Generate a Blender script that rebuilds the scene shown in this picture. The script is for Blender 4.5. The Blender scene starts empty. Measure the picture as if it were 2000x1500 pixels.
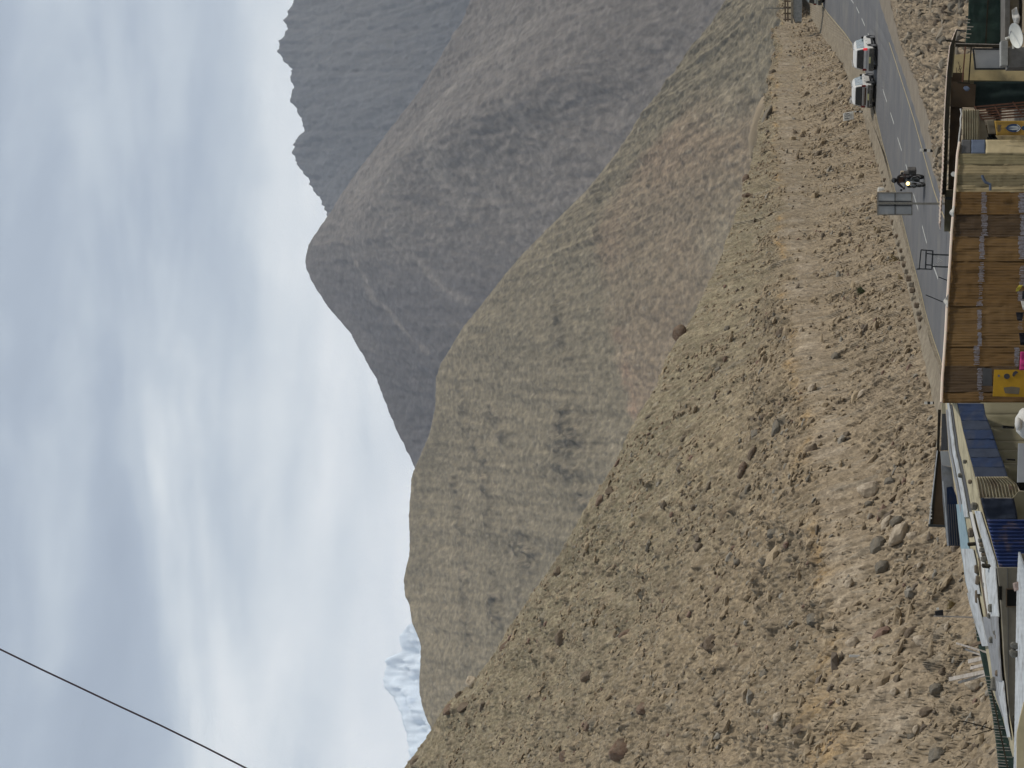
import bpy, bmesh, math, random
import numpy as np
from mathutils import Vector, Matrix
from mathutils.bvhtree import BVHTree

random.seed(7); RNG = np.random.default_rng(11)
SC = bpy.context.scene
COL = SC.collection
R = math.radians

# ------------------------------------------------------------------ camera (the photograph is a portrait frame lying on its side)
CAM_H = 8.0
FPX = 4500.0                      # focal length in photo pixels (2000 px long side)
PITCH = math.atan(500 / FPX)
ROLL = 0.022
F = Vector((0, math.cos(PITCH), math.sin(PITCH)))
R0 = Vector((1, 0, 0)); U0 = Vector((0, -math.sin(PITCH), math.cos(PITCH)))
RR = R0 * math.cos(ROLL) + U0 * math.sin(ROLL)
UU = U0 * math.cos(ROLL) - R0 * math.sin(ROLL)
CAMP = Vector((0, 0, CAM_H))
cd = bpy.data.cameras.new('camera'); cam = bpy.data.objects.new('camera', cd); COL.objects.link(cam)
cd.sensor_fit = 'HORIZONTAL'; cd.sensor_width = 36; cd.lens = FPX / 2000 * 36
cd.clip_start = 0.5; cd.clip_end = 60000
X, Y, Z = -UU, RR, -F
cam.matrix_world = Matrix(((X.x, Y.x, Z.x, CAMP.x), (X.y, Y.y, Z.y, CAMP.y), (X.z, Y.z, Z.z, CAMP.z), (0, 0, 0, 1)))
SC.camera = cam

# ------------------------------------------------------------------ light
SUN_EL, SUN_AZ, SUN_STR = R(50), R(100), 3.1      # azimuth from +Y (view direction) towards +X (right)
w = bpy.data.worlds.new('World'); SC.world = w; w.use_nodes = True
nt = w.node_tree; nt.nodes.clear(); N = nt.nodes; L = nt.links
wo = N.new('ShaderNodeOutputWorld'); mixs = N.new('ShaderNodeMixShader')
bg1 = N.new('ShaderNodeBackground'); bg2 = N.new('ShaderNodeBackground')
sky = N.new('ShaderNodeTexSky'); sky.sky_type = 'NISHITA'; sky.sun_disc = False
sky.sun_elevation = SUN_EL; sky.sun_rotation = SUN_AZ; sky.altitude = 3500
bg1.inputs[1].default_value = 0.10; L.new(sky.outputs[0], bg1.inputs[0])
tc = N.new('ShaderNodeTexCoord')
def wmap(sx, sy, sz, rot=(0, 0, 0), loc=(0, 0, 0)):
    m = N.new('ShaderNodeMapping'); m.inputs['Scale'].default_value = (sx, sy, sz)
    m.inputs['Rotation'].default_value = rot; m.inputs['Location'].default_value = loc
    L.new(tc.outputs['Generated'], m.inputs[0]); return m
def wnoise(m, scale, detail, rough, dist=0.0):
    n = N.new('ShaderNodeTexNoise'); n.inputs['Scale'].default_value = scale; n.inputs['Detail'].default_value = detail
    n.inputs['Roughness'].default_value = rough; n.inputs['Distortion'].default_value = dist
    L.new(m.outputs[0], n.inputs['Vector']); return n
n1 = wnoise(wmap(3.4, 3.4, 19, (0, R(-6), 0), (4.3, 1.7, 2.4)), 1.0, 8, 0.50, 0.45)
n2 = wnoise(wmap(10, 10, 20, (0, R(14), 0), (1.5, 5.1, 0.2)), 1.0, 8, 0.56, 0.3)
sep = N.new('ShaderNodeSeparateXYZ'); L.new(tc.outputs['Generated'], sep.inputs[0])
def wmath(op, a, b=None, clamp=False):
    m = N.new('ShaderNodeMath'); m.operation = op; m.use_clamp = clamp
    for i, s in enumerate((a, b)):
        if s is None: continue
        if isinstance(s, (int, float)): m.inputs[i].default_value = s
        else: L.new(s, m.inputs[i])
    return m.outputs[0]
def wrange(v, a, b, c, d):
    m = N.new('ShaderNodeMapRange'); L.new(v, m.inputs[0])
    for i, q in enumerate((a, b, c, d)): m.inputs[i + 1].default_value = q
    return m.outputs[0]
big = wmath('ADD', wmath('MULTIPLY', n1.outputs[0], 0.72), wmath('MULTIPLY', n2.outputs[0], 0.28))
low = wrange(sep.outputs['Z'], 0.11, 0.34, 0.32, -0.16)          # brighter veil low in the sky, greyer blue above
dens = wmath('ADD', big, low)
cr = N.new('ShaderNodeValToRGB'); e = cr.color_ramp.elements
e[0].position = 0.30; e[0].color = (0.37, 0.43, 0.51, 1)
e[1].position = 0.72; e[1].color = (0.98, 1.0, 1.0, 1)
for p, c in ((0.44, (0.43, 0.50, 0.59, 1)), (0.53, (0.56, 0.63, 0.70, 1)), (0.61, (0.78, 0.83, 0.86, 1))):
    q = e.new(p); q.color = c
L.new(dens, cr.inputs[0]); L.new(cr.outputs[0], bg2.inputs[0]); bg2.inputs[1].default_value = 1.0
L.new(wrange(dens, 0.25, 0.5, 0.72, 0.97), mixs.inputs[0])
L.new(bg1.outputs[0], mixs.inputs[1]); L.new(bg2.outputs[0], mixs.inputs[2]); L.new(mixs.outputs[0], wo.inputs['Surface'])
w.cycles.sampling_method = 'AUTOMATIC'

sl = bpy.data.lights.new('sun', 'SUN'); so = bpy.data.objects.new('sun', sl); COL.objects.link(so)
sl.energy = SUN_STR; sl.angle = R(7); sl.color = (1.0, 0.94, 0.85)
sd = Vector((math.sin(SUN_AZ) * math.cos(SUN_EL), math.cos(SUN_AZ) * math.cos(SUN_EL), math.sin(SUN_EL)))
so.rotation_euler = sd.to_track_quat('Z', 'Y').to_euler(); so.location = (0, 0, 60)
SC.view_settings.view_transform = 'Standard'; SC.view_settings.look = 'None'
SC.view_settings.exposure = 0.0; SC.view_settings.gamma = 1; SC.view_settings.use_curve_mapping = False
SC.cycles.use_denoising = True
SC.cycles.max_bounces = 6; SC.cycles.volume_bounces = 1

# ------------------------------------------------------------------ projection helpers: photo pixel -> world point
def ray(x, y):
    u, v = 1500 - y, x
    return F + RR * ((u - 750) / FPX) + UU * ((1000 - v) / FPX)
def W(x, y, D):
    d = ray(x, y); return CAMP + d * (D / d.y)
def road_z(Yw):
    t = Yw - 165
    return 0.0 if t <= 0 else (0.0012 * t * t if t < 20 else 0.48 + 0.048 * (t - 20))
def G(x, y, dz=0.0):
    d = ray(x, y); t = 60.0
    for s in range(4000):
        p = CAMP + d * t
        if p.z <= road_z(p.y) + dz: break
        t += 0.3 if t < 600 else 5
    a, b = t - 5, t
    for s in range(24):
        m_ = (a + b) / 2; p = CAMP + d * m_
        if p.z <= road_z(p.y) + dz: b = m_
        else: a = m_
    return CAMP + d * b

# ------------------------------------------------------------------ numpy noise
PERM = RNG.permutation(4096)
GA = RNG.uniform(0, 2 * np.pi, 4096); GX, GY = np.cos(GA), np.sin(GA)
RV = RNG.random((4096, 3))
def _h(i, j): return PERM[(PERM[i & 4095] + j) & 4095]
def gnoise(x, y):
    xi = np.floor(x).astype(np.int64); yi = np.floor(y).astype(np.int64)
    xf = x - xi; yf = y - yi
    u = xf * xf * xf * (xf * (xf * 6 - 15) + 10); v = yf * yf * yf * (yf * (yf * 6 - 15) + 10)
    def g(a, b):
        h = _h(xi + a, yi + b); return GX[h] * (xf - a) + GY[h] * (yf - b)
    return ((g(0, 0) * (1 - u) + g(1, 0) * u) * (1 - v) + (g(0, 1) * (1 - u) + g(1, 1) * u) * v) * 1.5
def fbm(x, y, oct=5, gain=0.5, lac=2.03):
    s = 0; a = 1; n = 0
    for k in range(oct):
        s = s + a * gnoise(x + 17.3 * k, y - 9.1 * k); n += a; a *= gain; x = x * lac; y = y * lac
    return s / n
def ridged(x, y, oct=5, gain=0.5):
    s = 0; a = 1; n = 0
    for k in range(oct):
        s = s + a * (1 - np.abs(gnoise(x + 31.7 * k, y + 5.9 * k)) * 2); n += a; a *= gain; x = x * 2.07; y = y * 2.07
    return s / n
def worley(x, y):
    xi = np.floor(x).astype(np.int64); yi = np.floor(y).astype(np.int64)
    best = np.full(x.shape, 9.0); hid = np.zeros(x.shape, dtype=np.int64)
    for a in (-1, 0, 1):
        for b in (-1, 0, 1):
            h = _h(xi + a, yi + b); d = (xi + a + RV[h, 0] - x) ** 2 + (yi + b + RV[h, 1] - y) ** 2
            m = d < best; best = np.where(m, d, best); hid = np.where(m, h, hid)
    return np.sqrt(best), RV[hid, 2]
def sstep(a, b, t):
    t = np.clip((t - a) / (b - a), 0, 1); return t * t * (3 - 2 * t)
def photo_xy(X, Y, Z):
    P = np.stack([X, Y, Z - CAM_H], -1); f_ = P @ np.array(F)
    return 1000 - FPX * (P @ np.array(UU)) / f_, 750 - FPX * (P @ np.array(RR)) / f_
def near_line(x, y, pts, w):
    d = np.full(x.shape, 1e9)
    for (x0, y0), (x1, y1) in zip(pts[:-1], pts[1:]):
        vx, vy = x1 - x0, y1 - y0; t = np.clip(((x - x0) * vx + (y - y0) * vy) / (vx * vx + vy * vy), 0, 1)
        d = np.minimum(d, (x - x0 - t * vx) ** 2 + (y - y0 - t * vy) ** 2)
    return np.exp(-d / (w * w))
def near_blob(x, y, bl):
    m = np.zeros(x.shape)
    for x0, y0, rx, ry in bl: m = np.maximum(m, np.exp(-(((x - x0) / rx) ** 2 + ((y - y0) / ry) ** 2) ** 1.5))
    return m
def mixc(c1, c2, t):
    t = np.asarray(t)[..., None]; return np.asarray(c1) * (1 - t) + np.asarray(c2) * t

# ------------------------------------------------------------------ materials
def new_mat(name):
    m = bpy.data.materials.new(name); m.use_nodes = True
    n = m.node_tree; b = n.nodes['Principled BSDF']; return m, n, b
def mat(name, c, c2=None, scale=4.0, rough=0.8, bump=0.0, bscale=None, metal=0.0, stretch=(1, 1, 1), detail=5, attr=False, dark=None, dscale=1.0, spec=0.14, lo=0.35, hi=0.65):
    """two-tone noise colour, optional stains and relief"""
    m, n, b = new_mat(name); nd, lk = n.nodes, n.links
    b.inputs['Roughness'].default_value = rough; b.inputs['Metallic'].default_value = metal
    b.inputs['Specular IOR Level'].default_value = spec
    t = nd.new('ShaderNodeTexCoord'); mp = nd.new('ShaderNodeMapping'); mp.inputs['Scale'].default_value = stretch
    lk.new(t.outputs['Object'], mp.inputs[0])
    no = nd.new('ShaderNodeTexNoise'); no.inputs['Scale'].default_value = scale; no.inputs['Detail'].default_value = detail
    no.inputs['Roughness'].default_value = 0.65
    lk.new(mp.outputs[0], no.inputs['Vector'])
    mr = nd.new('ShaderNodeMapRange'); mr.inputs[1].default_value = lo; mr.inputs[2].default_value = hi; lk.new(no.outputs[0], mr.inputs[0])
    mx = nd.new('ShaderNodeMix'); mx.data_type = 'RGBA'; lk.new(mr.outputs[0], mx.inputs[0])
    if attr:
        a = nd.new('ShaderNodeAttribute'); a.attribute_name = 'Col'
        h1 = nd.new('ShaderNodeVectorMath'); h1.operation = 'MULTIPLY'; lk.new(a.outputs['Color'], h1.inputs[0]); h1.inputs[1].default_value = c
        h2 = nd.new('ShaderNodeVectorMath'); h2.operation = 'MULTIPLY'; lk.new(a.outputs['Color'], h2.inputs[0]); h2.inputs[1].default_value = c2 or c
        lk.new(h1.outputs[0], mx.inputs[6]); lk.new(h2.outputs[0], mx.inputs[7])
    else:
        mx.inputs[6].default_value = (*c, 1); mx.inputs[7].default_value = (*(c2 or c), 1)
    out = mx.outputs[2]
    if dark:
        n3 = nd.new('ShaderNodeTexNoise'); n3.inputs['Scale'].default_value = dscale; n3.inputs['Detail'].default_value = 6
        lk.new(t.outputs['Object'], n3.inputs['Vector'])
        r3 = nd.new('ShaderNodeMapRange'); r3.inputs[1].default_value = 0.5; r3.inputs[2].default_value = 0.72; lk.new(n3.outputs[0], r3.inputs[0])
        m3 = nd.new('ShaderNodeMix'); m3.data_type = 'RGBA'; lk.new(r3.outputs[0], m3.inputs[0]); lk.new(out, m3.inputs[6]); m3.inputs[7].default_value = (*dark, 1)
        out = m3.outputs[2]
    lk.new(out, b.inputs['Base Color'])
    if bump:
        nb = nd.new('ShaderNodeTexNoise'); nb.inputs['Scale'].default_value = bscale or scale * 4; nb.inputs['Detail'].default_value = 6
        nb.inputs['Roughness'].default_value = 0.7; lk.new(mp.outputs[0], nb.inputs['Vector'])
        bp = nd.new('ShaderNodeBump'); bp.inputs['Distance'].default_value = bump; bp.inputs['Strength'].default_value = 1.0
        lk.new(nb.outputs[0], bp.inputs['Height']); lk.new(bp.outputs[0], b.inputs['Normal'])
    return m
M = {}
M['rubble'] = mat('rubble', (0.78, 0.78, 0.78), (1.22, 1.22, 1.22), 2.2, 0.95, 0.05, 7, attr=True, detail=8, lo=0.3, hi=0.7)
def add_gravel(m, sc, lo, hi, stretch=(0.6, 1.0, 1.2)):
    n = m.node_tree; b = n.nodes['Principled BSDF']; src = b.inputs['Base Color'].links[0].from_socket
    t = n.nodes.new('ShaderNodeTexCoord'); mp = n.nodes.new('ShaderNodeMapping'); mp.inputs['Scale'].default_value = stretch; n.links.new(t.outputs['Object'], mp.inputs[0])
    for k, q in enumerate((sc, sc * 2.7)):
        v = n.nodes.new('ShaderNodeTexVoronoi'); v.inputs['Scale'].default_value = q; v.inputs['Randomness'].default_value = 1; n.links.new(mp.outputs[0], v.inputs['Vector'])
        sp_ = n.nodes.new('ShaderNodeSeparateColor'); n.links.new(v.outputs['Color'], sp_.inputs[0])
        r = n.nodes.new('ShaderNodeMapRange'); r.inputs[3].default_value = lo; r.inputs[4].default_value = hi; n.links.new(sp_.outputs[0], r.inputs[0])
        vm = n.nodes.new('ShaderNodeVectorMath'); vm.operation = 'SCALE'; n.links.new(src, vm.inputs[0]); n.links.new(r.outputs[0], vm.inputs['Scale']); src = vm.outputs[0]
    n.links.new(src, b.inputs['Base Color'])
add_gravel(M['rubble'], 3.6, 0.83, 1.20)
M['stones'] = mat('stones', (0.75, 0.75, 0.75), (1.2, 1.2, 1.2), 5, 0.9, 0.02, 20, attr=True)
M['mtn_near'] = mat('mountain_near', (0.70, 0.70, 0.70), (1.28, 1.26, 1.22), 0.16, 0.95, 0.7, 0.33, attr=True, detail=10)
M['mtn_mid'] = mat('mountain_mid', (0.72, 0.72, 0.72), (1.25, 1.25, 1.25), 0.07, 0.95, 1.4, 0.16, attr=True, detail=9)
M['mtn_far'] = mat('mountain_far', (0.78, 0.78, 0.78), (1.2, 1.2, 1.2), 0.035, 0.95, 2.5, 0.09, attr=True, detail=8)
M['snow_mtn'] = mat('snow_mountain', (0.9, 0.9, 0.9), (1.1, 1.1, 1.1), 0.01, 0.9, 4, 0.02, attr=True)
M['asphalt'] = mat('asphalt', (0.104, 0.105, 0.108), (0.130, 0.130, 0.132), 0.35, 0.9, 0.004, 40, dark=(0.155, 0.150, 0.140), dscale=0.3)
M['kerb'] = mat('kerb_concrete', (0.25, 0.215, 0.16), (0.165, 0.138, 0.10), 1.5, 0.95, 0.01, 12)
M['verge'] = mat('verge_dust', (0.23, 0.195, 0.15), (0.17, 0.145, 0.11), 0.8, 0.97, 0.03, 5)
M['white_line'] = mat('road_paint_white', (0.50, 0.50, 0.47), (0.27, 0.27, 0.25), 2.5, 0.8)
M['yellow_line'] = mat('road_paint_yellow', (0.40, 0.33, 0.19), (0.25, 0.21, 0.14), 2.0, 0.8)
M['white_paint'] = mat('car_white', (0.62, 0.61, 0.58), (0.52, 0.51, 0.48), 1.5, 0.35, spec=0.5)
M['green_paint'] = mat('car_cream_green', (0.58, 0.63, 0.57), (0.50, 0.55, 0.50), 1.5, 0.35, spec=0.5)
M['glass'] = mat('dark_glass', (0.016, 0.02, 0.022), (0.03, 0.035, 0.04), 3, 0.12, spec=0.6)
M['glass_lit'] = mat('side_glass', (0.13, 0.18, 0.20), (0.07, 0.1, 0.11), 3, 0.10, spec=0.8)  # paler copy of the dark glass, daylight on it put into the colour
M['black'] = mat('black_plastic', (0.012, 0.012, 0.013), (0.025, 0.024, 0.024), 4, 0.55)
M['tyre'] = mat('tyre_rubber', (0.015, 0.015, 0.015), (0.03, 0.028, 0.025), 8, 0.9)
M['steel'] = mat('steel', (0.35, 0.35, 0.35), (0.25, 0.25, 0.26), 6, 0.35, metal=0.7)
M['dirty'] = mat('dusty_bumper', (0.05, 0.05, 0.045), (0.13, 0.12, 0.10), 5, 0.8)
M['plate'] = mat('number_plate', (0.62, 0.58, 0.28), (0.5, 0.48, 0.25), 6, 0.5)
M['brown'] = mat('brown_cloth', (0.10, 0.055, 0.035), (0.06, 0.035, 0.025), 6, 0.9)
M['jacket'] = mat('dark_jacket', (0.022, 0.021, 0.022), (0.045, 0.038, 0.035), 9, 0.85)
M['skin'] = mat('skin', (0.25, 0.14, 0.09), None, 5, 0.6)
M['bag'] = mat('luggage_cloth', (0.05, 0.05, 0.05), (0.10, 0.09, 0.08), 9, 0.9)
M['tan'] = mat('tan_cloth', (0.42, 0.36, 0.26), (0.3, 0.25, 0.18), 7, 0.9)
M['dark_steel'] = mat('dark_painted_steel', (0.022, 0.028, 0.03), (0.05, 0.05, 0.05), 7, 0.6)
M['grey_sheet'] = mat('grey_metal_sheet', (0.36, 0.365, 0.36), (0.29, 0.295, 0.29), 2.5, 0.55, metal=0.1, bump=0.002)
M['pole_grey'] = mat('weathered_pole', (0.22, 0.21, 0.18), (0.15, 0.14, 0.12), 6, 0.8)
M['white_wash'] = mat('whitewash', (0.66, 0.65, 0.60), (0.5, 0.48, 0.42), 5, 0.9, 0.004)
M['ink'] = mat('dark_lettering', (0.05, 0.05, 0.055), None, 5, 0.8)
M['pinkwhite'] = mat('pale_lit_edge', (0.62, 0.47, 0.40), (0.55, 0.5, 0.4), 9, 0.6)  # pink white of the lit roof edge put into the colour
M['black_wood'] = mat('dark_timber', (0.016, 0.013, 0.010), (0.035, 0.03, 0.018), 3, 0.9, stretch=(1, 1, 4))
M['brown_board'] = mat('brown_board', (0.072, 0.050, 0.030), (0.052, 0.036, 0.022), 1.6, 0.85, dark=(0.035, 0.026, 0.018), dscale=1.2)
M['yellow_wall'] = mat('yellow_plaster', (0.60, 0.50, 0.28), (0.50, 0.41, 0.23), 1.8, 0.92, 0.008, 9, dark=(0.28, 0.24, 0.16), dscale=1.4)
M['green_net'] = mat('green_shade_net', (0.016, 0.032, 0.026), (0.03, 0.05, 0.042), 4, 0.9, 0.008, 30, dark=(0.012, 0.02, 0.018), dscale=2)
M['green_net2'] = mat('dark_green_tarpaulin', (0.010, 0.02, 0.019), (0.018, 0.03, 0.028), 3, 0.85, 0.006, 20)
M['concrete'] = mat('rough_concrete', (0.15, 0.145, 0.135), (0.10, 0.095, 0.088), 3, 0.95, 0.01, 14)
M['pale_concrete'] = mat('pale_concrete', (0.30, 0.30, 0.28), (0.2, 0.2, 0.19), 4, 0.95, 0.006, 14)
M['dish'] = mat('dish_white', (0.62, 0.62, 0.56), (0.5, 0.49, 0.44), 3, 0.5)
M['sign_blank'] = mat('blank_white_board', (0.37, 0.38, 0.385), (0.31, 0.32, 0.33), 1.5, 0.5)
M['rust'] = mat('rusty_red_iron', (0.145, 0.072, 0.045), (0.09, 0.045, 0.03), 6, 0.9, 0.002, 30)
M['beige_tin'] = mat('beige_corrugated', (0.34, 0.30, 0.20), (0.26, 0.225, 0.15), 3, 0.6, dark=(0.15, 0.11, 0.08), dscale=2.5)
M['greybrown'] = mat('grey_brown_sheet', (0.155, 0.135, 0.095), (0.12, 0.10, 0.072), 3, 0.85)
M['banner'] = mat('yellow_banner', (0.40, 0.25, 0.055), (0.31, 0.19, 0.045), 3, 0.8, 0.004, 8)
M['banner_dust'] = mat('dusty_banner_fold', (0.30, 0.235, 0.12), (0.22, 0.17, 0.10), 4, 0.85)
M['emblem_blue'] = mat('emblem_blue', (0.03, 0.055, 0.115), None, 5, 0.7)
M['emblem_white'] = mat('emblem_white', (0.40, 0.42, 0.42), None, 5, 0.7)
M['slate'] = mat('slate_sheet', (0.085, 0.085, 0.085), (0.065, 0.067, 0.07), 3, 0.8)
M['blue_grey'] = mat('blue_grey_tarpaulin', (0.10, 0.125, 0.175), (0.075, 0.095, 0.14), 3, 0.75, 0.004, 8)
M['cream'] = mat('cream_tarpaulin', (0.42, 0.35, 0.215), (0.33, 0.275, 0.165), 2.2, 0.85, 0.006, 7)
M['olive'] = mat('olive_tarpaulin', (0.175, 0.15, 0.085), (0.135, 0.118, 0.068), 2.2, 0.85, 0.006, 9)
M['khaki'] = mat('khaki_tarpaulin', (0.25, 0.205, 0.12), (0.19, 0.155, 0.09), 2.2, 0.85, 0.006, 9)
M['olive_dark'] = mat('dark_olive_tarpaulin', (0.13, 0.11, 0.065), (0.10, 0.086, 0.052), 2.2, 0.85, 0.006, 9)
M['tarp'] = mat('brown_tarpaulin', (0.108, 0.062, 0.022), (0.078, 0.046, 0.018), 2.6, 0.8, 0.010, 10, stretch=(4, 1, 0.35))
M['tarp2'] = mat('brown_tarpaulin_light', (0.122, 0.073, 0.028), (0.088, 0.053, 0.022), 2.6, 0.8, 0.010, 10, stretch=(4, 1, 0.35))
M['tarp3'] = mat('brown_tarpaulin_dark', (0.062, 0.040, 0.021), (0.043, 0.028, 0.016), 1.8, 0.75, 0.012, 10, stretch=(3, 1, 0.6))
M['print'] = mat('faded_print', (0.30, 0.295, 0.33), (0.16, 0.14, 0.14), 14, 0.8)
M['yellow_board'] = mat('yellow_board', (0.43, 0.25, 0.02), (0.36, 0.21, 0.02), 3, 0.7)
M['pink'] = mat('pink_cloth', (0.42, 0.04, 0.16), (0.34, 0.03, 0.13), 5, 0.8)
M['yellow_cloth'] = mat('yellow_cloth', (0.46, 0.38, 0.05), (0.36, 0.3, 0.05), 8, 0.8)
M['black_cloth'] = mat('black_cloth', (0.010, 0.010, 0.013), (0.018, 0.018, 0.022), 8, 0.9)
M['white_cloth'] = mat('white_cloth', (0.52, 0.51, 0.48), (0.42, 0.41, 0.38), 4, 0.85, 0.004, 10)
M['navy'] = mat('navy_tarpaulin', (0.009, 0.020, 0.052), (0.007, 0.014, 0.036), 2, 0.7, 0.008, 8, dark=(0.03, 0.034, 0.045), dscale=1.5)
M['navy_grey'] = mat('navy_grey_tarpaulin', (0.022, 0.029, 0.046), (0.016, 0.021, 0.034), 2, 0.75, 0.008, 8)
M['blue_tin'] = mat('blue_corrugated', (0.024, 0.043, 0.135), (0.02, 0.034, 0.095), 3, 0.45, dark=(0.15, 0.12, 0.13), dscale=3)  # pinkish patches put the highlights on the ribs into the colour
M['plank_olive'] = mat('weathered_boards', (0.165, 0.152, 0.10), (0.125, 0.113, 0.074), 1.5, 0.9, 0.004, 8, stretch=(1, 1, 0.3), dark=(0.09, 0.083, 0.05), dscale=1.3)
M['roof_white'] = mat('white_tin', (0.46, 0.48, 0.485), (0.33, 0.345, 0.345), 3.0, 0.6, dark=(0.22, 0.215, 0.20), dscale=2.6)
M['roof_cream'] = mat('cream_roof', (0.40, 0.355, 0.235), (0.33, 0.29, 0.19), 2, 0.9, 0.01, 8, dark=(0.24, 0.21, 0.14), dscale=2)
M['roof_aqua'] = mat('aqua_sheet', (0.22, 0.30, 0.33), (0.17, 0.24, 0.27), 3, 0.7)
M['roof_grey'] = mat('grey_tin', (0.24, 0.245, 0.25), (0.17, 0.175, 0.18), 3, 0.55, dark=(0.13, 0.125, 0.11), dscale=2)
M['timber'] = mat('grey_timber', (0.42, 0.38, 0.34), (0.27, 0.24, 0.20), 4, 0.9, stretch=(1, 1, 6))
M['timber_dark'] = mat('brown_timber', (0.13, 0.095, 0.065), (0.08, 0.06, 0.04), 4, 0.9)
M['block_wall'] = mat('plastered_block_wall', (0.17, 0.155, 0.12), (0.135, 0.122, 0.093), 1.8, 0.95, 0.006, 9, dark=(0.11, 0.1, 0.078), dscale=1.6)
M['void'] = mat('dark_opening', (0.006, 0.006, 0.005), None, 4, 0.9)
M['blockstone'] = mat('cut_stone', (0.17, 0.145, 0.11), (0.24, 0.205, 0.155), 5, 0.95, 0.01, 15)
M['pinkstone'] = mat('pink_granite', (0.33, 0.25, 0.215), (0.22, 0.17, 0.145), 7, 0.9, 0.01, 20)
M['greystone'] = mat('grey_stone', (0.155, 0.145, 0.12), (0.10, 0.095, 0.08), 6, 0.9, 0.01, 20)
M['redbrown'] = mat('reddish_stone', (0.125, 0.080, 0.055), (0.20, 0.145, 0.105), 3, 0.95, 0.06, 8, dark=(0.17, 0.135, 0.10), dscale=1.8)
M['brownstone'] = mat('brown_boulder', (0.170, 0.130, 0.092), (0.115, 0.090, 0.066), 2, 0.95, 0.06, 7, dark=(0.21, 0.165, 0.115), dscale=1.6)
M['greyb'] = mat('grey_boulder', (0.185, 0.165, 0.132), (0.13, 0.116, 0.093), 2, 0.95, 0.06, 7, dark=(0.22, 0.18, 0.13), dscale=1.6)
M['tanb'] = mat('pale_boulder', (0.44, 0.37, 0.28), (0.32, 0.265, 0.195), 2.5, 0.9, 0.03, 7, dark=(0.23, 0.185, 0.135), dscale=1.4)
M['outcrop'] = mat('tan_outcrop', (0.29, 0.235, 0.165), (0.22, 0.18, 0.13), 1.2, 0.95, 0.05, 3)
M['darkb'] = mat('dark_boulder', (0.115, 0.093, 0.070), (0.17, 0.138, 0.10), 2.5, 0.95, 0.06, 7, dark=(0.20, 0.16, 0.115), dscale=1.8)
M['bush_green'] = mat('dusty_green_leaf', (0.06, 0.075, 0.035), (0.09, 0.10, 0.05), 6, 0.9)
M['bush_dry'] = mat('dry_straw', (0.30, 0.23, 0.10), (0.2, 0.15, 0.075), 6, 0.9)
M['cable'] = mat('cable_sheath', (0.045, 0.035, 0.045), (0.07, 0.05, 0.055), 9, 0.6)
def emit_mat(name, c, s):
    m, n, b = new_mat(name); b.inputs['Base Color'].default_value = (*c, 1)
    b.inputs['Emission Color'].default_value = (*c, 1); b.inputs['Emission Strength'].default_value = s; return m
M['lamp_lit'] = emit_mat('lit_headlamp', (1.0, 0.72, 0.28), 3.0)
M['tail_lit'] = emit_mat('tail_lamp_red', (0.55, 0.02, 0.03), 0.9)

M['tail_off'] = mat('tail_lamp_unlit', (0.20, 0.03, 0.025), (0.13, 0.02, 0.02), 6, 0.25)
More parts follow.
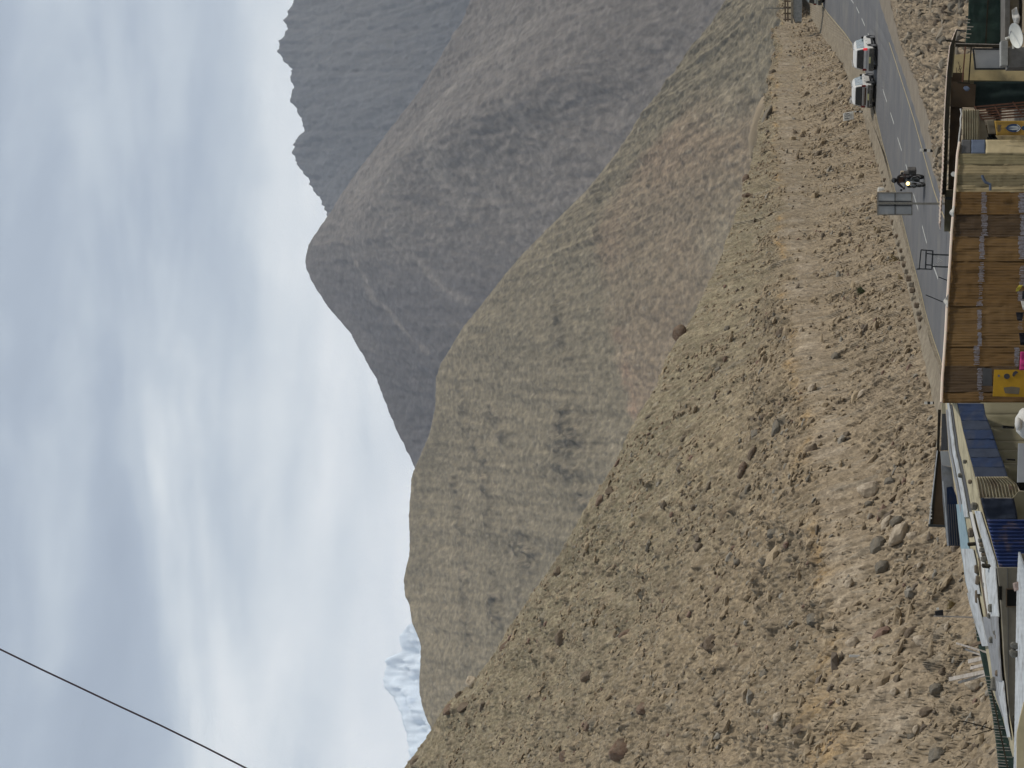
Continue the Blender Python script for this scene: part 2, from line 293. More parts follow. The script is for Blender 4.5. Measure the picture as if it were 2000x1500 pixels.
# ------------------------------------------------------------------ object helpers
def tag(o, label=None, cat=None, group=None, kind=None):
    if label: o['label'] = label
    if cat: o['category'] = cat
    if group: o['group'] = group
    if kind: o['kind'] = kind
    return o
def thing(name, label, cat, loc=(0, 0, 0), group=None, rz=0.0):
    o = bpy.data.objects.new(name, None); COL.objects.link(o); o.empty_display_size = 0.2
    o.location = loc; o.rotation_euler = (0, 0, rz); return tag(o, label, cat, group)
def mw(o):
    m = Matrix.Translation(o.location) @ o.rotation_euler.to_matrix().to_4x4()
    return mw(o.parent) @ m if o.parent else m
class MB:
    def __init__(s): s.v = []; s.f = []
    def add(s, vs, fs):
        k = len(s.v); s.v += [tuple(p) for p in vs]; s.f += [tuple(i + k for i in f) for f in fs]; return s
    def prism(s, pts, ext):
        n = len(pts); pts = [Vector(p) for p in pts]; ext = Vector(ext)
        vs = pts + [p + ext for p in pts]
        fs = [tuple(range(n))[::-1], tuple(range(n, 2 * n))] + [(i, (i + 1) % n, n + (i + 1) % n, n + i) for i in range(n)]
        return s.add(vs, fs)
    def box(s, c, size, rot=None):
        c = Vector(c); hx, hy, hz = size[0] / 2, size[1] / 2, size[2] / 2
        vs = [Vector((a * hx, b * hy, d * hz)) for d in (-1, 1) for a, b in ((-1, -1), (1, -1), (1, 1), (-1, 1))]
        if rot is not None: vs = [rot @ q for q in vs]
        return s.add([q + c for q in vs], [(3, 2, 1, 0), (4, 5, 6, 7), (0, 1, 5, 4), (1, 2, 6, 5), (2, 3, 7, 6), (3, 0, 4, 7)])
    def beam(s, a, b, wd, ht, up=(0, 0, 1)):
        a, b = Vector(a), Vector(b); d = (b - a).normalized(); u = Vector(up)
        if abs(d.dot(u)) > 0.95: u = Vector((0, 1, 0))
        sd_ = d.cross(u).normalized(); u = sd_.cross(d)
        q = [a + sd_ * i * wd / 2 + u * j * ht / 2 for i, j in ((-1, -1), (1, -1), (1, 1), (-1, 1))]
        return s.prism(q, b - a)
    def tube(s, pts, r, n=8, r2=None):
        pts = [Vector(p) for p in pts]; rs = []
        for k in range(len(pts)): rs.append(r + ((r2 if r2 is not None else r) - r) * k / max(1, len(pts) - 1))
        vs = []; fs = []; ref = None
        for k, p in enumerate(pts):
            d = (pts[min(k + 1, len(pts) - 1)] - pts[max(k - 1, 0)]).normalized()
            u = Vector((0, 0, 1)) if abs(d.z) < 0.9 else Vector((1, 0, 0))
            a = d.cross(u).normalized(); b = a.cross(d)
            vs += [p + (a * math.cos(2 * math.pi * i / n) + b * math.sin(2 * math.pi * i / n)) * rs[k] for i in range(n)]
        for k in range(len(pts) - 1):
            for i in range(n): fs.append((k * n + i, k * n + (i + 1) % n, (k + 1) * n + (i + 1) % n, (k + 1) * n + i))
        fs.append(tuple(range(n))[::-1]); fs.append(tuple((len(pts) - 1) * n + i for i in range(n)))
        return s.add(vs, fs)
    def grid(s, fn, nu, nv):
        vs = [fn(i / nu, j / nv) for j in range(nv + 1) for i in range(nu + 1)]
        fs = [(j * (nu + 1) + i, j * (nu + 1) + i + 1, (j + 1) * (nu + 1) + i + 1, (j + 1) * (nu + 1) + i) for j in range(nv) for i in range(nu)]
        return s.add(vs, fs)
    def build(s, name, m, parent=None, local=False, smooth=False, bevel=0.0, solid=0.0):
        me = bpy.data.meshes.new(name); vs = s.v
        if parent is not None and not local:
            inv = mw(parent).inverted(); vs = [inv @ Vector(p) for p in vs]
        me.from_pydata([tuple(p) for p in vs], [], s.f); me.update()
        bm = bmesh.new(); bm.from_mesh(me); bmesh.ops.recalc_face_normals(bm, faces=bm.faces)
        if bevel: bmesh.ops.bevel(bm, geom=list(bm.edges), offset=bevel, segments=1, affect='EDGES', clamp_overlap=True)
        bm.to_mesh(me); bm.free()
        me.materials.append(m)
        if smooth: me.polygons.foreach_set('use_smooth', [True] * len(me.polygons))
        o = bpy.data.objects.new(name, me); COL.objects.link(o)
        if parent is not None: o.parent = parent
        if solid:
            md = o.modifiers.new('s', 'SOLIDIFY'); md.thickness = solid; md.offset = 0
        return o
def slab(px, D, th=0.12):
    """upright outline given in photo pixels, standing at distance D (one value or one per corner), extruded away from the viewer"""
    Ds = D if isinstance(D, (list, tuple)) else [D] * len(px)
    m = MB(); m.prism([W(x, y, d) for (x, y), d in zip(px, Ds)], (0, th, 0)); return m
def rect(x0, x1, y0, y1): return [(x0, y0), (x0, y1), (x1, y1), (x1, y0)]
def quadgrid(c, D, nu, nv, fn=None, amp=0.0, ribs=0, along='u'):
    """sheet between four photo corners c=[TL,TR,BR,BL] (upright), rippled along its normal"""
    Ds = D if isinstance(D, (list, tuple)) else [D] * 4
    P = [W(x, y, d) for (x, y), d in zip(c, Ds)]
    n = (P[1] - P[0]).cross(P[3] - P[0]).normalized()
    if n.y > 0: n = -n
    def f(a, b):
        p = P[0] * (1 - a) * (1 - b) + P[1] * a * (1 - b) + P[2] * a * b + P[3] * (1 - a) * b
        o = 0
        if ribs: o += amp * math.sin(2 * math.pi * ribs * (a if along == 'u' else b))
        if fn: o += fn(a, b, p)
        return p + n * o
    return MB().grid(f, nu, nv)

def np_mesh(name, V, Fq, cols, m, smooth=True):
    me = bpy.data.meshes.new(name); k = Fq.shape[1]
    me.vertices.add(len(V)); me.vertices.foreach_set('co', V.astype(np.float32).ravel())
    me.loops.add(Fq.size); me.loops.foreach_set('vertex_index', Fq.astype(np.int32).ravel())
    me.polygons.add(len(Fq)); me.polygons.foreach_set('loop_start', np.arange(0, Fq.size, k, dtype=np.int32))
    me.polygons.foreach_set('loop_total', np.full(len(Fq), k, dtype=np.int32))
    me.polygons.foreach_set('use_smooth', np.full(len(Fq), smooth)); me.update(calc_edges=True)
    a = me.color_attributes.new('Col', 'FLOAT_COLOR', 'POINT')
    a.data.foreach_set('color', np.concatenate([cols, np.ones((len(cols), 1))], 1).astype(np.float32).ravel())
    me.materials.append(m); o = bpy.data.objects.new(name, me); COL.objects.link(o); return o
def gridfaces(nr, nc):
    i = np.arange(nr - 1)[:, None] * nc + np.arange(nc - 1)[None, :]
    return np.stack([i, i + 1, i + nc + 1, i + nc], -1).reshape(-1, 4)
def rays(xs, ys):
    u = 1500 - ys; v = xs
    d = np.array(F)[None] + np.array(RR)[None] * ((u - 750) / FPX)[:, None] + np.array(UU)[None] * ((1000 - v) / FPX)[:, None]
    return d / d[:, 1:2]

# ------------------------------------------------------------------ terrain
# ground sheet under everything
g = MB(); g.add([(-9000, -300, -3.0), (9000, -300, -3.0), (9000, 16000, -3.0), (-9000, 16000, -3.0)], [(0, 1, 2, 3)])
tag(g.build('ground', M['verge']), 'dusty valley floor beneath the slopes', None, None, 'structure')
g = MB(); nx, ny = 120, 60
xs = np.linspace(-60, 90, 151); ys_ = np.linspace(20, 100, 81)
GXX, GYY = np.meshgrid(xs, ys_)
GZ = -0.75 + 0.12 * fbm(GXX * 0.5, GYY * 0.5, 4)
V = np.stack([GXX, GYY, GZ], -1).reshape(-1, 3)
cg = mixc((0.20, 0.165, 0.12), (0.25, 0.21, 0.155), 0.5 + 0.5 * fbm(GXX, GYY, 3)).reshape(-1, 3)
tag(np_mesh('yard_ground', V, gridfaces(81, 151), cg, M['rubble']), 'bare dirt yard around the roadside shacks', None, None, 'structure')

# --- rubble slope: base line at the road, crest at the skyline
bx = [(-260, 1490), (-120, 1525), (0, 1566), (22, 1583), (50, 1600), (87, 1625), (120, 1650), (150, 1664), (220, 1695), (245, 1700), (300, 1717), (376, 1740), (424, 1748), (470, 1760), (518, 1772), (560, 1786), (633, 1803), (692, 1817), (742, 1829), (800, 1843), (1000, 1893), (1250, 1942), (1500, 1985), (1800, 2030)]
cx = [(-260, 1500), (-120, 1530), (0, 1541), (30, 1531), (70, 1521), (100, 1517), (130, 1508), (160, 1505), (220, 1489), (262, 1480), (330, 1466), (370, 1452), (400, 1441), (450, 1425), (490, 1412), (550, 1386), (630, 1341), (690, 1311), (760, 1281), (850, 1226), (940, 1182), (1000, 1141), (1060, 1108), (1150, 1051), (1250, 984), (1320, 932), (1380, 872), (1440, 838), (1490, 800), (1600, 715), (1800, 560)]
d1 = [(-260, 330), (0, 262), (60, 250), (130, 222), (220, 202), (330, 178), (440, 161), (560, 150), (700, 142), (850, 137), (1000, 137), (1250, 146), (1500, 158), (1800, 175)]
def tab(t, y): a = np.array(t, float); return np.interp(y, a[:, 0], a[:, 1])
def smooth1(a, k):
    ker = np.ones(k) / k; return np.convolve(np.pad(a, k // 2, mode='edge'), ker, 'valid')[:len(a)]
NC, NR = 940, 540
yc = np.linspace(-230, 1730, NC)
P0 = np.array([tuple(G(float(tab(bx, y)), float(y))) for y in yc[::4]])
P0 = np.stack([np.interp(yc, yc[::4], P0[:, k]) for k in range(3)], 1)
for k in range(3): P0[:, k] = smooth1(P0[:, k], 9)
rc = rays(tab(cx, yc), yc)
D1 = smooth1(tab(d1, yc), 31); P1 = np.array(CAMP)[None] + rc * D1[:, None]
s = np.concatenate([np.linspace(0, 1, NR - 40), 1 + np.linspace(0.004, 0.35, 40)])
S = s[:, None]
XY = P0[None, :, :2] + (P1 - P0)[None, :, :2] * s[:, None, None]
zz = P0[None, :, 2] + (P1 - P0)[None, :, 2] * np.where(S <= 1, 0.80 * S + 0.20 * S * S, 1 - 0.9 * (S - 1) - 2.0 * (S - 1) ** 2)
PX, PY = XY[..., 0], XY[..., 1]
YP = np.broadcast_to(yc[None], PX.shape)
slen = np.linalg.norm(P1 - P0, axis=1)[None] * S
# displacement (metres, mostly straight out of the slope)
cw = sstep(0.0, 0.05, S) * np.ones_like(PX)
edge = cw * (1 - 0.55 * np.exp(-((S - 1) / 0.03) ** 2))
big_ = fbm(PX * 0.11, PY * 0.13, 3) * 0.8
gul = ridged(PX * 0.22 + 0.3 * fbm(PX * 0.1, PY * 0.1, 2), PY * 0.07, 3) - 0.45
QX = PX * 0.58 + PY * 0.16; QY = PY * 1.15
med = fbm(QX * 0.9, QY * 0.8, 5, 0.55) * 0.36
fine = fbm(QX * 6.4, QY * 5.2, 4, 0.72) * 0.20
lump = ridged(QX * 1.9, QY * 1.2, 4, 0.6) * 0.17 + fbm(QX * 3.4, QY * 2.6, 3) * 0.13
w1, h1 = worley(QX * 1.4, QY * 0.95); w2, h2 = worley(QX * 3.6 + 7, QY * 2.4); w3, h3 = worley(QX * 7.5 + 3, QY * 4.6 + 9)
st1 = np.maximum(0, 0.36 - w1) * (h1 > 0.86) * 0.9
st2 = np.maximum(0, 0.42 - w2) * (h2 > 0.55) * 0.36
st3 = np.maximum(0, 0.5 - w3) * (h3 > 0.22) * 0.24
low_ = 1 - sstep(0.25, 0.75, S)
# a worn bench crosses the slope, cut bank below it
XPh, _ = photo_xy(PX, PY, zz)
bl_ = np.interp(yc, [-200, 60, 200, 320, 450, 560, 650, 760, 860, 950, 1080, 1200, 1320, 1500, 1700], [1560, 1545, 1548, 1558, 1565, 1578, 1592, 1612, 1630, 1645, 1664, 1684, 1704, 1730, 1755])
bench_s = np.array([np.interp(-bl_[k_], -XPh[:NR - 40, k_], s[:NR - 40]) for k_ in range(NC)])[None]
bs = S - bench_s - 0.012 * fbm(PX * 0.3, PY * 0.3, 3)
bench = 1.9 * sstep(-0.085, -0.006, bs) * (1 - sstep(0.0, 0.30, bs)) * (0.7 + 0.6 * fbm(PX * 0.25 + 4, PY * 0.05, 3)) + 0.16 * (ridged(PX * 0.8 + PY * .4, PY * 0.3, 4, 0.6) - 0.5) * (1 - sstep(-0.06, 0.02, bs)) * sstep(0.02, 0.10, S)
disp = edge * (big_ + gul * 0.35 + med * (0.6 + 0.5 * low_) + (fine + lump) * (0.62 + 0.38 * low_) + st1 + st2 + st3 + bench)
ZZ = zz + disp
PYd = PY - disp * 0.35
V = np.stack([PX, PYd, ZZ], -1)
# colours of the soil itself
t1 = 0.5 + 0.9 * fbm(PX * 0.12, PY * 0.12, 4); t2 = 0.5 + 0.9 * fbm(PX * 0.9 + 5, PY * 0.7, 4)
c = mixc((0.245, 0.195, 0.130), (0.205, 0.168, 0.116), np.clip(t1, 0, 1))
c = c * (0.77 + 0.38 * np.clip(t2, 0, 1))[..., None]
t3 = np.clip(0.5 + 1.3 * fbm(PX * 2.2 + 3, PY * 1.6, 4, 0.65), 0, 1); c = c * (0.86 + 0.28 * t3)[..., None]
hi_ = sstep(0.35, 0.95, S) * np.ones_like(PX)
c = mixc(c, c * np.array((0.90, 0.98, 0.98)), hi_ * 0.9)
lowm = 1 - sstep(-0.05, 0.03, bs)
c = mixc(c, (0.262, 0.212, 0.150), lowm * (0.35 + 0.5 * np.clip(0.5 + 1.5 * fbm(PX * 0.3 + 2, PY * 0.25, 4), 0, 1)))
yel = np.exp(-((bs - 0.005) / 0.022) ** 2) * np.clip(0.3 + 2.2 * fbm(PX * 0.35, PY * 0.5, 4), 0, 1)
c = mixc(c, (0.33, 0.22, 0.10), np.clip(yel, 0, 1) * 0.7)
pale = np.exp(-((bs + 0.035) / 0.022) ** 2) * np.clip(0.5 + 1.6 * fbm(PX * 0.6 + 9, PY * 0.6, 3), 0, 1)
c = mixc(c, (0.34, 0.29, 0.225), np.clip(pale, 0, 1) * 0.75)
for st, h, a in ((st2, h2, 0.45), (st3, h3, 0.5), (st1, h1, 0.45)):
    hh = np.modf(h * 37.7)[0]
    sc_ = mixc((0.145, 0.115, 0.083), (0.31, 0.25, 0.175), hh)
    sc_ = np.where((hh > 0.8)[..., None], np.array((0.23, 0.205, 0.165)), sc_)
    c = mixc(c, sc_, (st > 0.03) * a)
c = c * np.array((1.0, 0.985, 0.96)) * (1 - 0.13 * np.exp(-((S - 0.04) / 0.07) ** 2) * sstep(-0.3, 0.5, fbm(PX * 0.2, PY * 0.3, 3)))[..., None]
FQ = gridfaces(NR, NC)
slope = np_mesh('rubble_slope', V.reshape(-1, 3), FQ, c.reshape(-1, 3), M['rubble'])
tag(slope, 'brown rubble slope rising above the road and shacks', None, None, 'structure')
# coarse copy used only to find where things stand
Vc = V[::3, ::3]; fc = gridfaces(*Vc.shape[:2])
BVH = BVHTree.FromPolygons([tuple(p) for p in Vc.reshape(-1, 3)], [tuple(int(i) for i in f) for f in fc])
def on_slope(x, y):
    d = ray(x, y).normalized(); h = BVH.ray_cast(CAMP, d, 900)
    if h[0] is None:            # just above the crest: rest it on the crest below
        for k in range(1, 60):
            h = BVH.ray_cast(CAMP, ray(x + k, y).normalized(), 900)
            if h[0] is not None: return W(x + 0.5 * k, y, h[0].y), Vector((0, -0.5, 0.8))
        return W(x, y, 140), Vector((0, -0.5, 0.8))
    n = h[1]; n = n if n.z > 0 else -n
    return h[0], n

# --- mountains
def mountain(name, label, crest, D0, tans, m, nr, nc, shape, colour, yr=(-500, 2000), zb=-3.0, back=0.25):
    yc = np.linspace(yr[0], yr[1], nc); xcr = tab(crest, yc)
    rc = rays(xcr, yc); e = rc[:, 2]
    D0a = tab(D0, yc) if isinstance(D0, list) else np.full(nc, float(D0))
    D1 = (tans * D0a + CAM_H) / np.maximum(tans - e, 0.12)
    D1 = smooth1(D1, 9)
    P1 = np.array(CAMP)[None] + rc * D1[:, None]; P0 = rays(np.full(nc, 1500.0), yc) * D0a[:, None]; P0[:, 2] = zb
    nb = max(6, nr // 12); s = np.concatenate([np.linspace(0, 1, nr - nb), 1 + np.linspace(0.01, back, nb)]); S = s[:, None] * np.ones((1, nc))
    X_ = P0[None, :, 0] + (P1 - P0)[None, :, 0] * S; Y_ = P0[None, :, 1] + (P1 - P0)[None, :, 1] * S
    Z_ = P0[None, :, 2] + (P1 - P0)[None, :, 2] * np.where(S <= 1, 0.9 * S + 0.1 * S * S, 1 - (S - 1) * 1.0)
    T_ = np.broadcast_to(yc[None], X_.shape)
    XP_, T2_ = photo_xy(X_, Y_, Z_); global XP
    XP = XP_; T_ = T2_
    dz = shape(X_, Y_, Z_, S, T_)
    env = sstep(0, 0.04, S) * (1 - 0.86 * np.exp(-((S - 1) / 0.03) ** 2))
    Z2 = Z_ + dz * env
    tooth = {'far_mountain': (ridged(yc * 0.05, yc * 0.0 + 3, 4, 0.6) - 0.55) * 10, 'snowy_mountain': fbm(yc * 0.06, yc * 0.0 + 8, 4, 0.6) * 10, 'near_mountain': fbm(yc * 0.09, yc * 0.0 + 2, 4, 0.7) * 2.5}.get(name, fbm(yc * 0.07, yc * 0.0 + 5, 4, 0.7) * 3)
    Z2 = Z2 + (tooth / FPX * D1)[None] * sstep(0.90, 1.0, S)
    cc = colour(X_, Y_, Z2, S, T_)
    o = np_mesh(name, np.stack([X_, Y_ - dz * env * 0.25, Z2], -1).reshape(-1, 3), gridfaces(*X_.shape), cc.reshape(-1, 3), m)
    return tag(o, label, None, None, 'structure')

crD = [(-500, 1900), (-200, 1610), (0, 1430), (110, 1352), (180, 1298), (240, 1247), (300, 1205), (370, 1150), (430, 1088), (500, 1018), (550, 978), (600, 938), (640, 905), (680, 880), (710, 860), (740, 850), (800, 848), (850, 836), (905, 812), (930, 802), (1000, 797), (1085, 798), (1100, 794), (1130, 787), (1165, 790), (1180, 798), (1215, 803), (1240, 814), (1262, 821), (1300, 820), (1320, 818), (1350, 818), (1380, 824), (1410, 834), (1440, 848), (1500, 880), (1700, 960), (2000, 1050)]
crC = [(-500, 1300), (0, 925), (43, 907), (93, 877), (140, 845), (180, 820), (227, 783), (293, 733), (350, 690), (383, 667), (418, 645), (440, 628), (470, 608), (490, 600), (510, 597), (525, 599), (545, 606), (600, 640), (650, 682), (700, 712), (740, 735), (775, 748), (800, 757), (845, 775), (880, 793), (915, 810), (1100, 900), (1500, 1050), (2000, 1200)]
crB = [(-500, 640), (-200, 600), (-60, 590), (0, 574), (25, 558), (40, 553), (58, 560), (75, 548), (85, 545), (100, 541), (118, 555), (140, 572), (150, 567), (168, 577), (195, 568), (215, 582), (232, 590), (256, 598), (268, 583), (295, 571), (320, 582), (345, 600), (368, 612), (390, 626), (415, 640), (430, 645), (500, 700), (700, 800), (1000, 950), (2000, 1300)]
crS = [(-500, 1350), (900, 1150), (1100, 980), (1160, 880), (1195, 830), (1215, 805), (1232, 785), (1250, 778), (1268, 783), (1285, 757), (1305, 748), (1330, 747), (1350, 755), (1370, 770), (1390, 777), (1410, 785), (1440, 795), (1480, 800), (1600, 840), (2000, 1000)]

def cD(S, T): return T + (300 * (1 - sstep(380, 760, T)) - 60) * (1 - S)
def bandD(X, Z, T):
    v = Z - 0.05 * X + 14 * fbm(X * 0.006, Z * 0.006, 3)
    m = np.clip(ridged(v * 0.0085 + 0.3, X * 0.0012, 3, 0.5) * 3.6 - 2.5, 0, 1)
    m = m * np.clip(0.35 + 3.0 * fbm(X * 0.010 + 7, Z * 0.03, 4, 0.6), 0, 1) * sstep(560, 860, T)
    o = np.clip(fbm(X * 0.011 + 4, Z * 0.018 + 2, 4, 0.55) * 7 - 1.9, 0, 1) * sstep(420, 700, T)
    jx = XP + 7 * fbm(X * 0.02, Z * 0.03, 4); jy = T + 9 * fbm(X * 0.02 + 5, Z * 0.03, 4)
    L_ = sum(near_line(jx, jy, l, w_) * a for l, w_, a in (
        ([(866, 930), (876, 1000), (884, 1080), (890, 1150), (906, 1230), (915, 1300)], 9, 1.0), ([(893, 740), (905, 850), (925, 890), (940, 960)], 11, .8),
        ([(935, 900), (945, 1060), (955, 1150), (975, 1250)], 8, .8), ([(1005, 1020), (1010, 1120), (1000, 1220)], 12, .6), ([(1090, 575), (1100, 660), (1112, 700)], 8, .8),
        ([(1178, 380), (1176, 470)], 3.5, .9), ([(1282, 325), (1280, 365)], 3, .7), ([(1308, 270), (1308, 310)], 3, .7), ([(950, 520), (990, 545), (1040, 480)], 5, .5), ([(880, 640), (905, 680)], 6, .4)))
    B_ = near_blob(jx, jy, [(1108, 850, 34, 46), (1092, 922, 30, 24), (1124, 972, 26, 20), (1122, 922, 11, 11), (962, 812, 17, 20), (976, 852, 12, 14), (1100, 800, 18, 20), (985, 1060, 22, 34), (960, 1190, 16, 30), (1030, 1090, 20, 30)])
    o = o * 0.35 * (1 - sstep(1150, 1300, XP)); m = m * 0.55
    return np.clip(m + o + (L_ + B_ * 1.1) * np.clip(0.75 + 1.4 * fbm(X * 0.03, Z * 0.05, 4, 0.7), 0, 1), 0, 1)
def shpD(X, Y, Z, S, T):
    c = cD(S, T)
    b = fbm(X * 0.0028, Y * 0.0020, 3) * 18 + (ridged(c * 0.011, S * 0.9, 4, 0.5) - 0.45) * 3.5
    band = bandD(X, Z, T) * (ridged(X * 0.05, Z * 0.07, 4, 0.6) - 0.2) * 9
    f = fbm(X * 0.06, Y * 0.045, 5, 0.82) * 3.8 + (ridged(c * 0.045, S * 5, 4, 0.6) - 0.5) * 0.9
    return b + band + f
def colD(X, Y, Z, S, T):
    c_ = cD(S, T)
    n = np.clip(0.5 + 1.0 * fbm(X * 0.005, Y * 0.004, 4), 0, 1)
    c = mixc((0.178, 0.160, 0.122), (0.208, 0.184, 0.138), n)
    ed = np.interp(T, [180, 250, 330, 400, 500, 600, 700, 800, 860], [1360, 1320, 1245, 1185, 1165, 1178, 1195, 1214, 1245]) + 14 * fbm(X * 0.02, Y * 0.01, 4)
    br = sstep(-10, 26, XP - ed) * (1 - sstep(0, 240, XP - ed) * 0.45) * sstep(150, 300, T) * (1 - sstep(880, 960, T)) * np.clip(0.85 + 0.9 * fbm(X * 0.008 + 3, Y * 0.005, 4), 0, 1)
    c = mixc(c, (0.238, 0.184, 0.136), np.clip(br, 0, 1) * 0.9)
    c = mixc(c, (0.27, 0.20, 0.15), np.exp(-((XP - ed - 10) / 12) ** 2) * sstep(560, 640, T) * (1 - sstep(880, 930, T)) * np.clip(0.5 + 2 * fbm(X * 0.05, Z * 0.06, 3), 0, 1))
    pf = near_line(XP, T, [(1375, 470), (1400, 520), (1420, 440)], 16) + near_line(XP, T, [(1420, 240), (1445, 215), (1435, 180)], 16) + near_line(XP, T, [(1175, 840), (1195, 900), (1150, 960)], 9) * .7
    c = mixc(c, (0.27, 0.24, 0.185), np.clip(pf, 0, 1) * 0.5)
    st = np.clip(ridged(c_ * 0.022 + 0.5, S * 2.2, 4, 0.6) * 2.6 - 1.5, 0, 1)
    c = mixc(c, (0.245, 0.215, 0.165), st * 0.25)
    gl = np.clip(ridged(c_ * 0.017 + 9, S * 1.8, 4, 0.6) * 2.6 - 1.7, 0, 1)
    c = mixc(c, (0.150, 0.140, 0.112), gl * 0.25)
    bd = bandD(X, Z, T)
    c = mixc(c, (0.080, 0.075, 0.064), bd * np.clip(0.6 + 1.6 * fbm(X * 0.06, Z * 0.12, 4, 0.7), 0, 1))
    c = mixc(c, (0.30, 0.26, 0.20), bd * np.clip(-0.5 + 3.4 * fbm(X * 0.09 + 5, Z * 0.14, 3, 0.7), 0, 1))
    ff = np.clip(0.5 + 1.1 * fbm(X * 0.15 + 3, Z * 0.22, 4, 0.85) + 0.55 * fbm(c_ * 0.15 + 2 * fbm(X * .02, Z * .02, 2), S * 16, 4, 0.75), 0, 1); c = c * (0.70 + 0.50 * ff)[..., None] * np.array((0.97, 0.935, 0.87))
    sp = np.clip(fbm(X * 0.16, Z * 0.2, 3) * 6 - 2.3, 0, 1)
    return mixc(c, (0.36, 0.315, 0.24), sp * 0.5)
mountain('near_mountain', 'olive brown mountain with rock bands and scree behind the rubble slope', crD, 1500, 0.5, M['mtn_near'], 380, 760, shpD, colD)

def cC(S, T): return T + (400 - 560 * sstep(-150, 820, T)) * (1 - S) + 22 * gnoise(T * 0.012, S * 4.0)
def shpC(X, Y, Z, S, T):
    c = cC(S, T)
    b = fbm(X * 0.0012, Y * 0.0008, 3) * 60
    r1 = (ridged(c * 0.012 + 0.3 * fbm(X * 0.002, Y * 0.002, 2), S * 0.8, 5, 0.55) - 0.45) * 6
    sp = T - (430 - 470 * (1 - S)) + 70 * fbm(X * 0.0022, Z * 0.0025, 4); spur = 95 * np.exp(-np.sqrt(sp ** 2 + 45 ** 2) / 210) * sstep(0.15, 0.6, S) * (1 - sstep(0.72, 0.97, S))
    return b + r1 + spur + fbm(X * 0.022, Y * 0.016, 6, 0.8) * 6 + (ridged(X * 0.02 + 3, Z * 0.02, 4, 0.75) - 0.5) * 6
def colC(X, Y, Z, S, T):
    c_ = cC(S, T)
    n = np.clip(0.5 + 1.2 * fbm(X * 0.002, Y * 0.0014, 4), 0, 1)
    c = mixc((0.128, 0.118, 0.106), (0.166, 0.150, 0.130), n)
    c = mixc(c, (0.078, 0.077, 0.080), sstep(420, 600, T) * sstep(0.15, 0.55, S) * 0.8)  # face left of the peak darkened in the colour for its shaded side
    scree = np.clip(ridged(c_ * 0.020 + 3, S * 1.6, 5, 0.6) * 2.8 - 1.75, 0, 1)
    c = mixc(c, (0.205, 0.188, 0.162), scree * 0.3)
    jx = XP + 6 * fbm(X * 0.01, Z * 0.012, 4); jy = T + 8 * fbm(X * 0.01 + 5, Z * 0.012, 4)
    ch = sum(near_line(jx, jy, l, w_) for l, w_ in (([(735, 560), (800, 620), (872, 692)], 5), ([(700, 470), (735, 540), (745, 580)], 5), ([(860, 500), (905, 560), (950, 590)], 7), ([(1000, 330), (1030, 400), (1060, 450)], 6), ([(1110, 120), (1118, 200), (1136, 260), (1128, 330)], 5), ([(1170, 0), (1100, 70), (1000, 140), (900, 250), (800, 330), (720, 380)], 12), ([(960, 240), (940, 330), (980, 420)], 14), ([(1060, 330), (1080, 390)], 5), ([(860, 350), (830, 420), (840, 500)], 12)))
    c = mixc(c, (0.225, 0.205, 0.175), np.clip(ch, 0, 1) * 0.75 * np.clip(0.7 + 1.5 * fbm(X * 0.02, Z * 0.025, 4, 0.7), 0, 1))
    dk = np.clip(ridged(c_ * 0.028 + 11, S * 2.4, 4, 0.6) * 2.8 - 1.9, 0, 1)
    c = mixc(c, (0.098, 0.094, 0.090), dk * 0.25)
    ff = np.clip(0.5 + 0.7 * fbm(X * 0.08 + 3, Z * 0.10, 4, 0.85) + 0.9 * fbm(c_ * 0.16 + 2.5 * fbm(X * .01, Z * .01, 3), S * 13, 5, 0.85), 0, 1); c = c * (0.64 + 0.50 * ff)[..., None] * np.array((0.96, 0.94, 0.95))
    pk = np.clip(fbm(X * 0.045, Z * 0.05, 4, 0.65) * 5 - 1.9, 0, 1)
    return mixc(c, (0.26, 0.23, 0.20), pk * 0.5)
mountain('middle_mountain', 'dark grey brown pyramid mountain with scree chutes', crC, 2700, 0.55, M['mtn_mid'], 280, 640, shpC, colC)
def cB(S, T): return T + 330 * (1 - S)
def shpB(X, Y, Z, S, T):
    return fbm(X * 0.0009, Y * 0.0006, 3) * 90 + (ridged(cB(S, T) * 0.014, S * 1.0, 5, 0.55) - 0.45) * 12 + fbm(X * 0.014, Y * 0.010, 6, 0.8) * 12 + (ridged(X * 0.012 + 3, Z * 0.014, 4, 0.75) - 0.5) * 15
def colB(X, Y, Z, S, T):
    n = np.clip(0.5 + 1.2 * fbm(X * 0.0016, Y * 0.001, 4), 0, 1)
    c = mixc((0.070, 0.073, 0.078), (0.100, 0.097, 0.094), n)
    sc_ = np.clip(ridged(cB(S, T) * 0.018 + 5, S * 1.4, 5, 0.6) * 2.6 - 1.6, 0, 1)
    ff = np.clip(0.5 + 0.6 * fbm(X * 0.03 + 3, Z * 0.04, 4, 0.8) + 1.5 * fbm(cB(S, T) * 0.12, S * 8, 5, 0.75), 0, 1); c = c * (0.66 + 0.46 * ff)[..., None]
    return mixc(c, (0.135, 0.124, 0.112), sc_ * 0.35)
mountain('far_mountain', 'jagged blue grey mountain ridge on the far skyline', crB, 4300, 0.6, M['mtn_far'], 200, 520, shpB, colB, yr=(-500, 1100))
def shpS(X, Y, Z, S, T):
    return fbm(X * 0.0010, Y * 0.0008, 4) * 160 + (ridged(X * 0.004, Y * 0.002, 5, 0.65) - 0.5) * 120
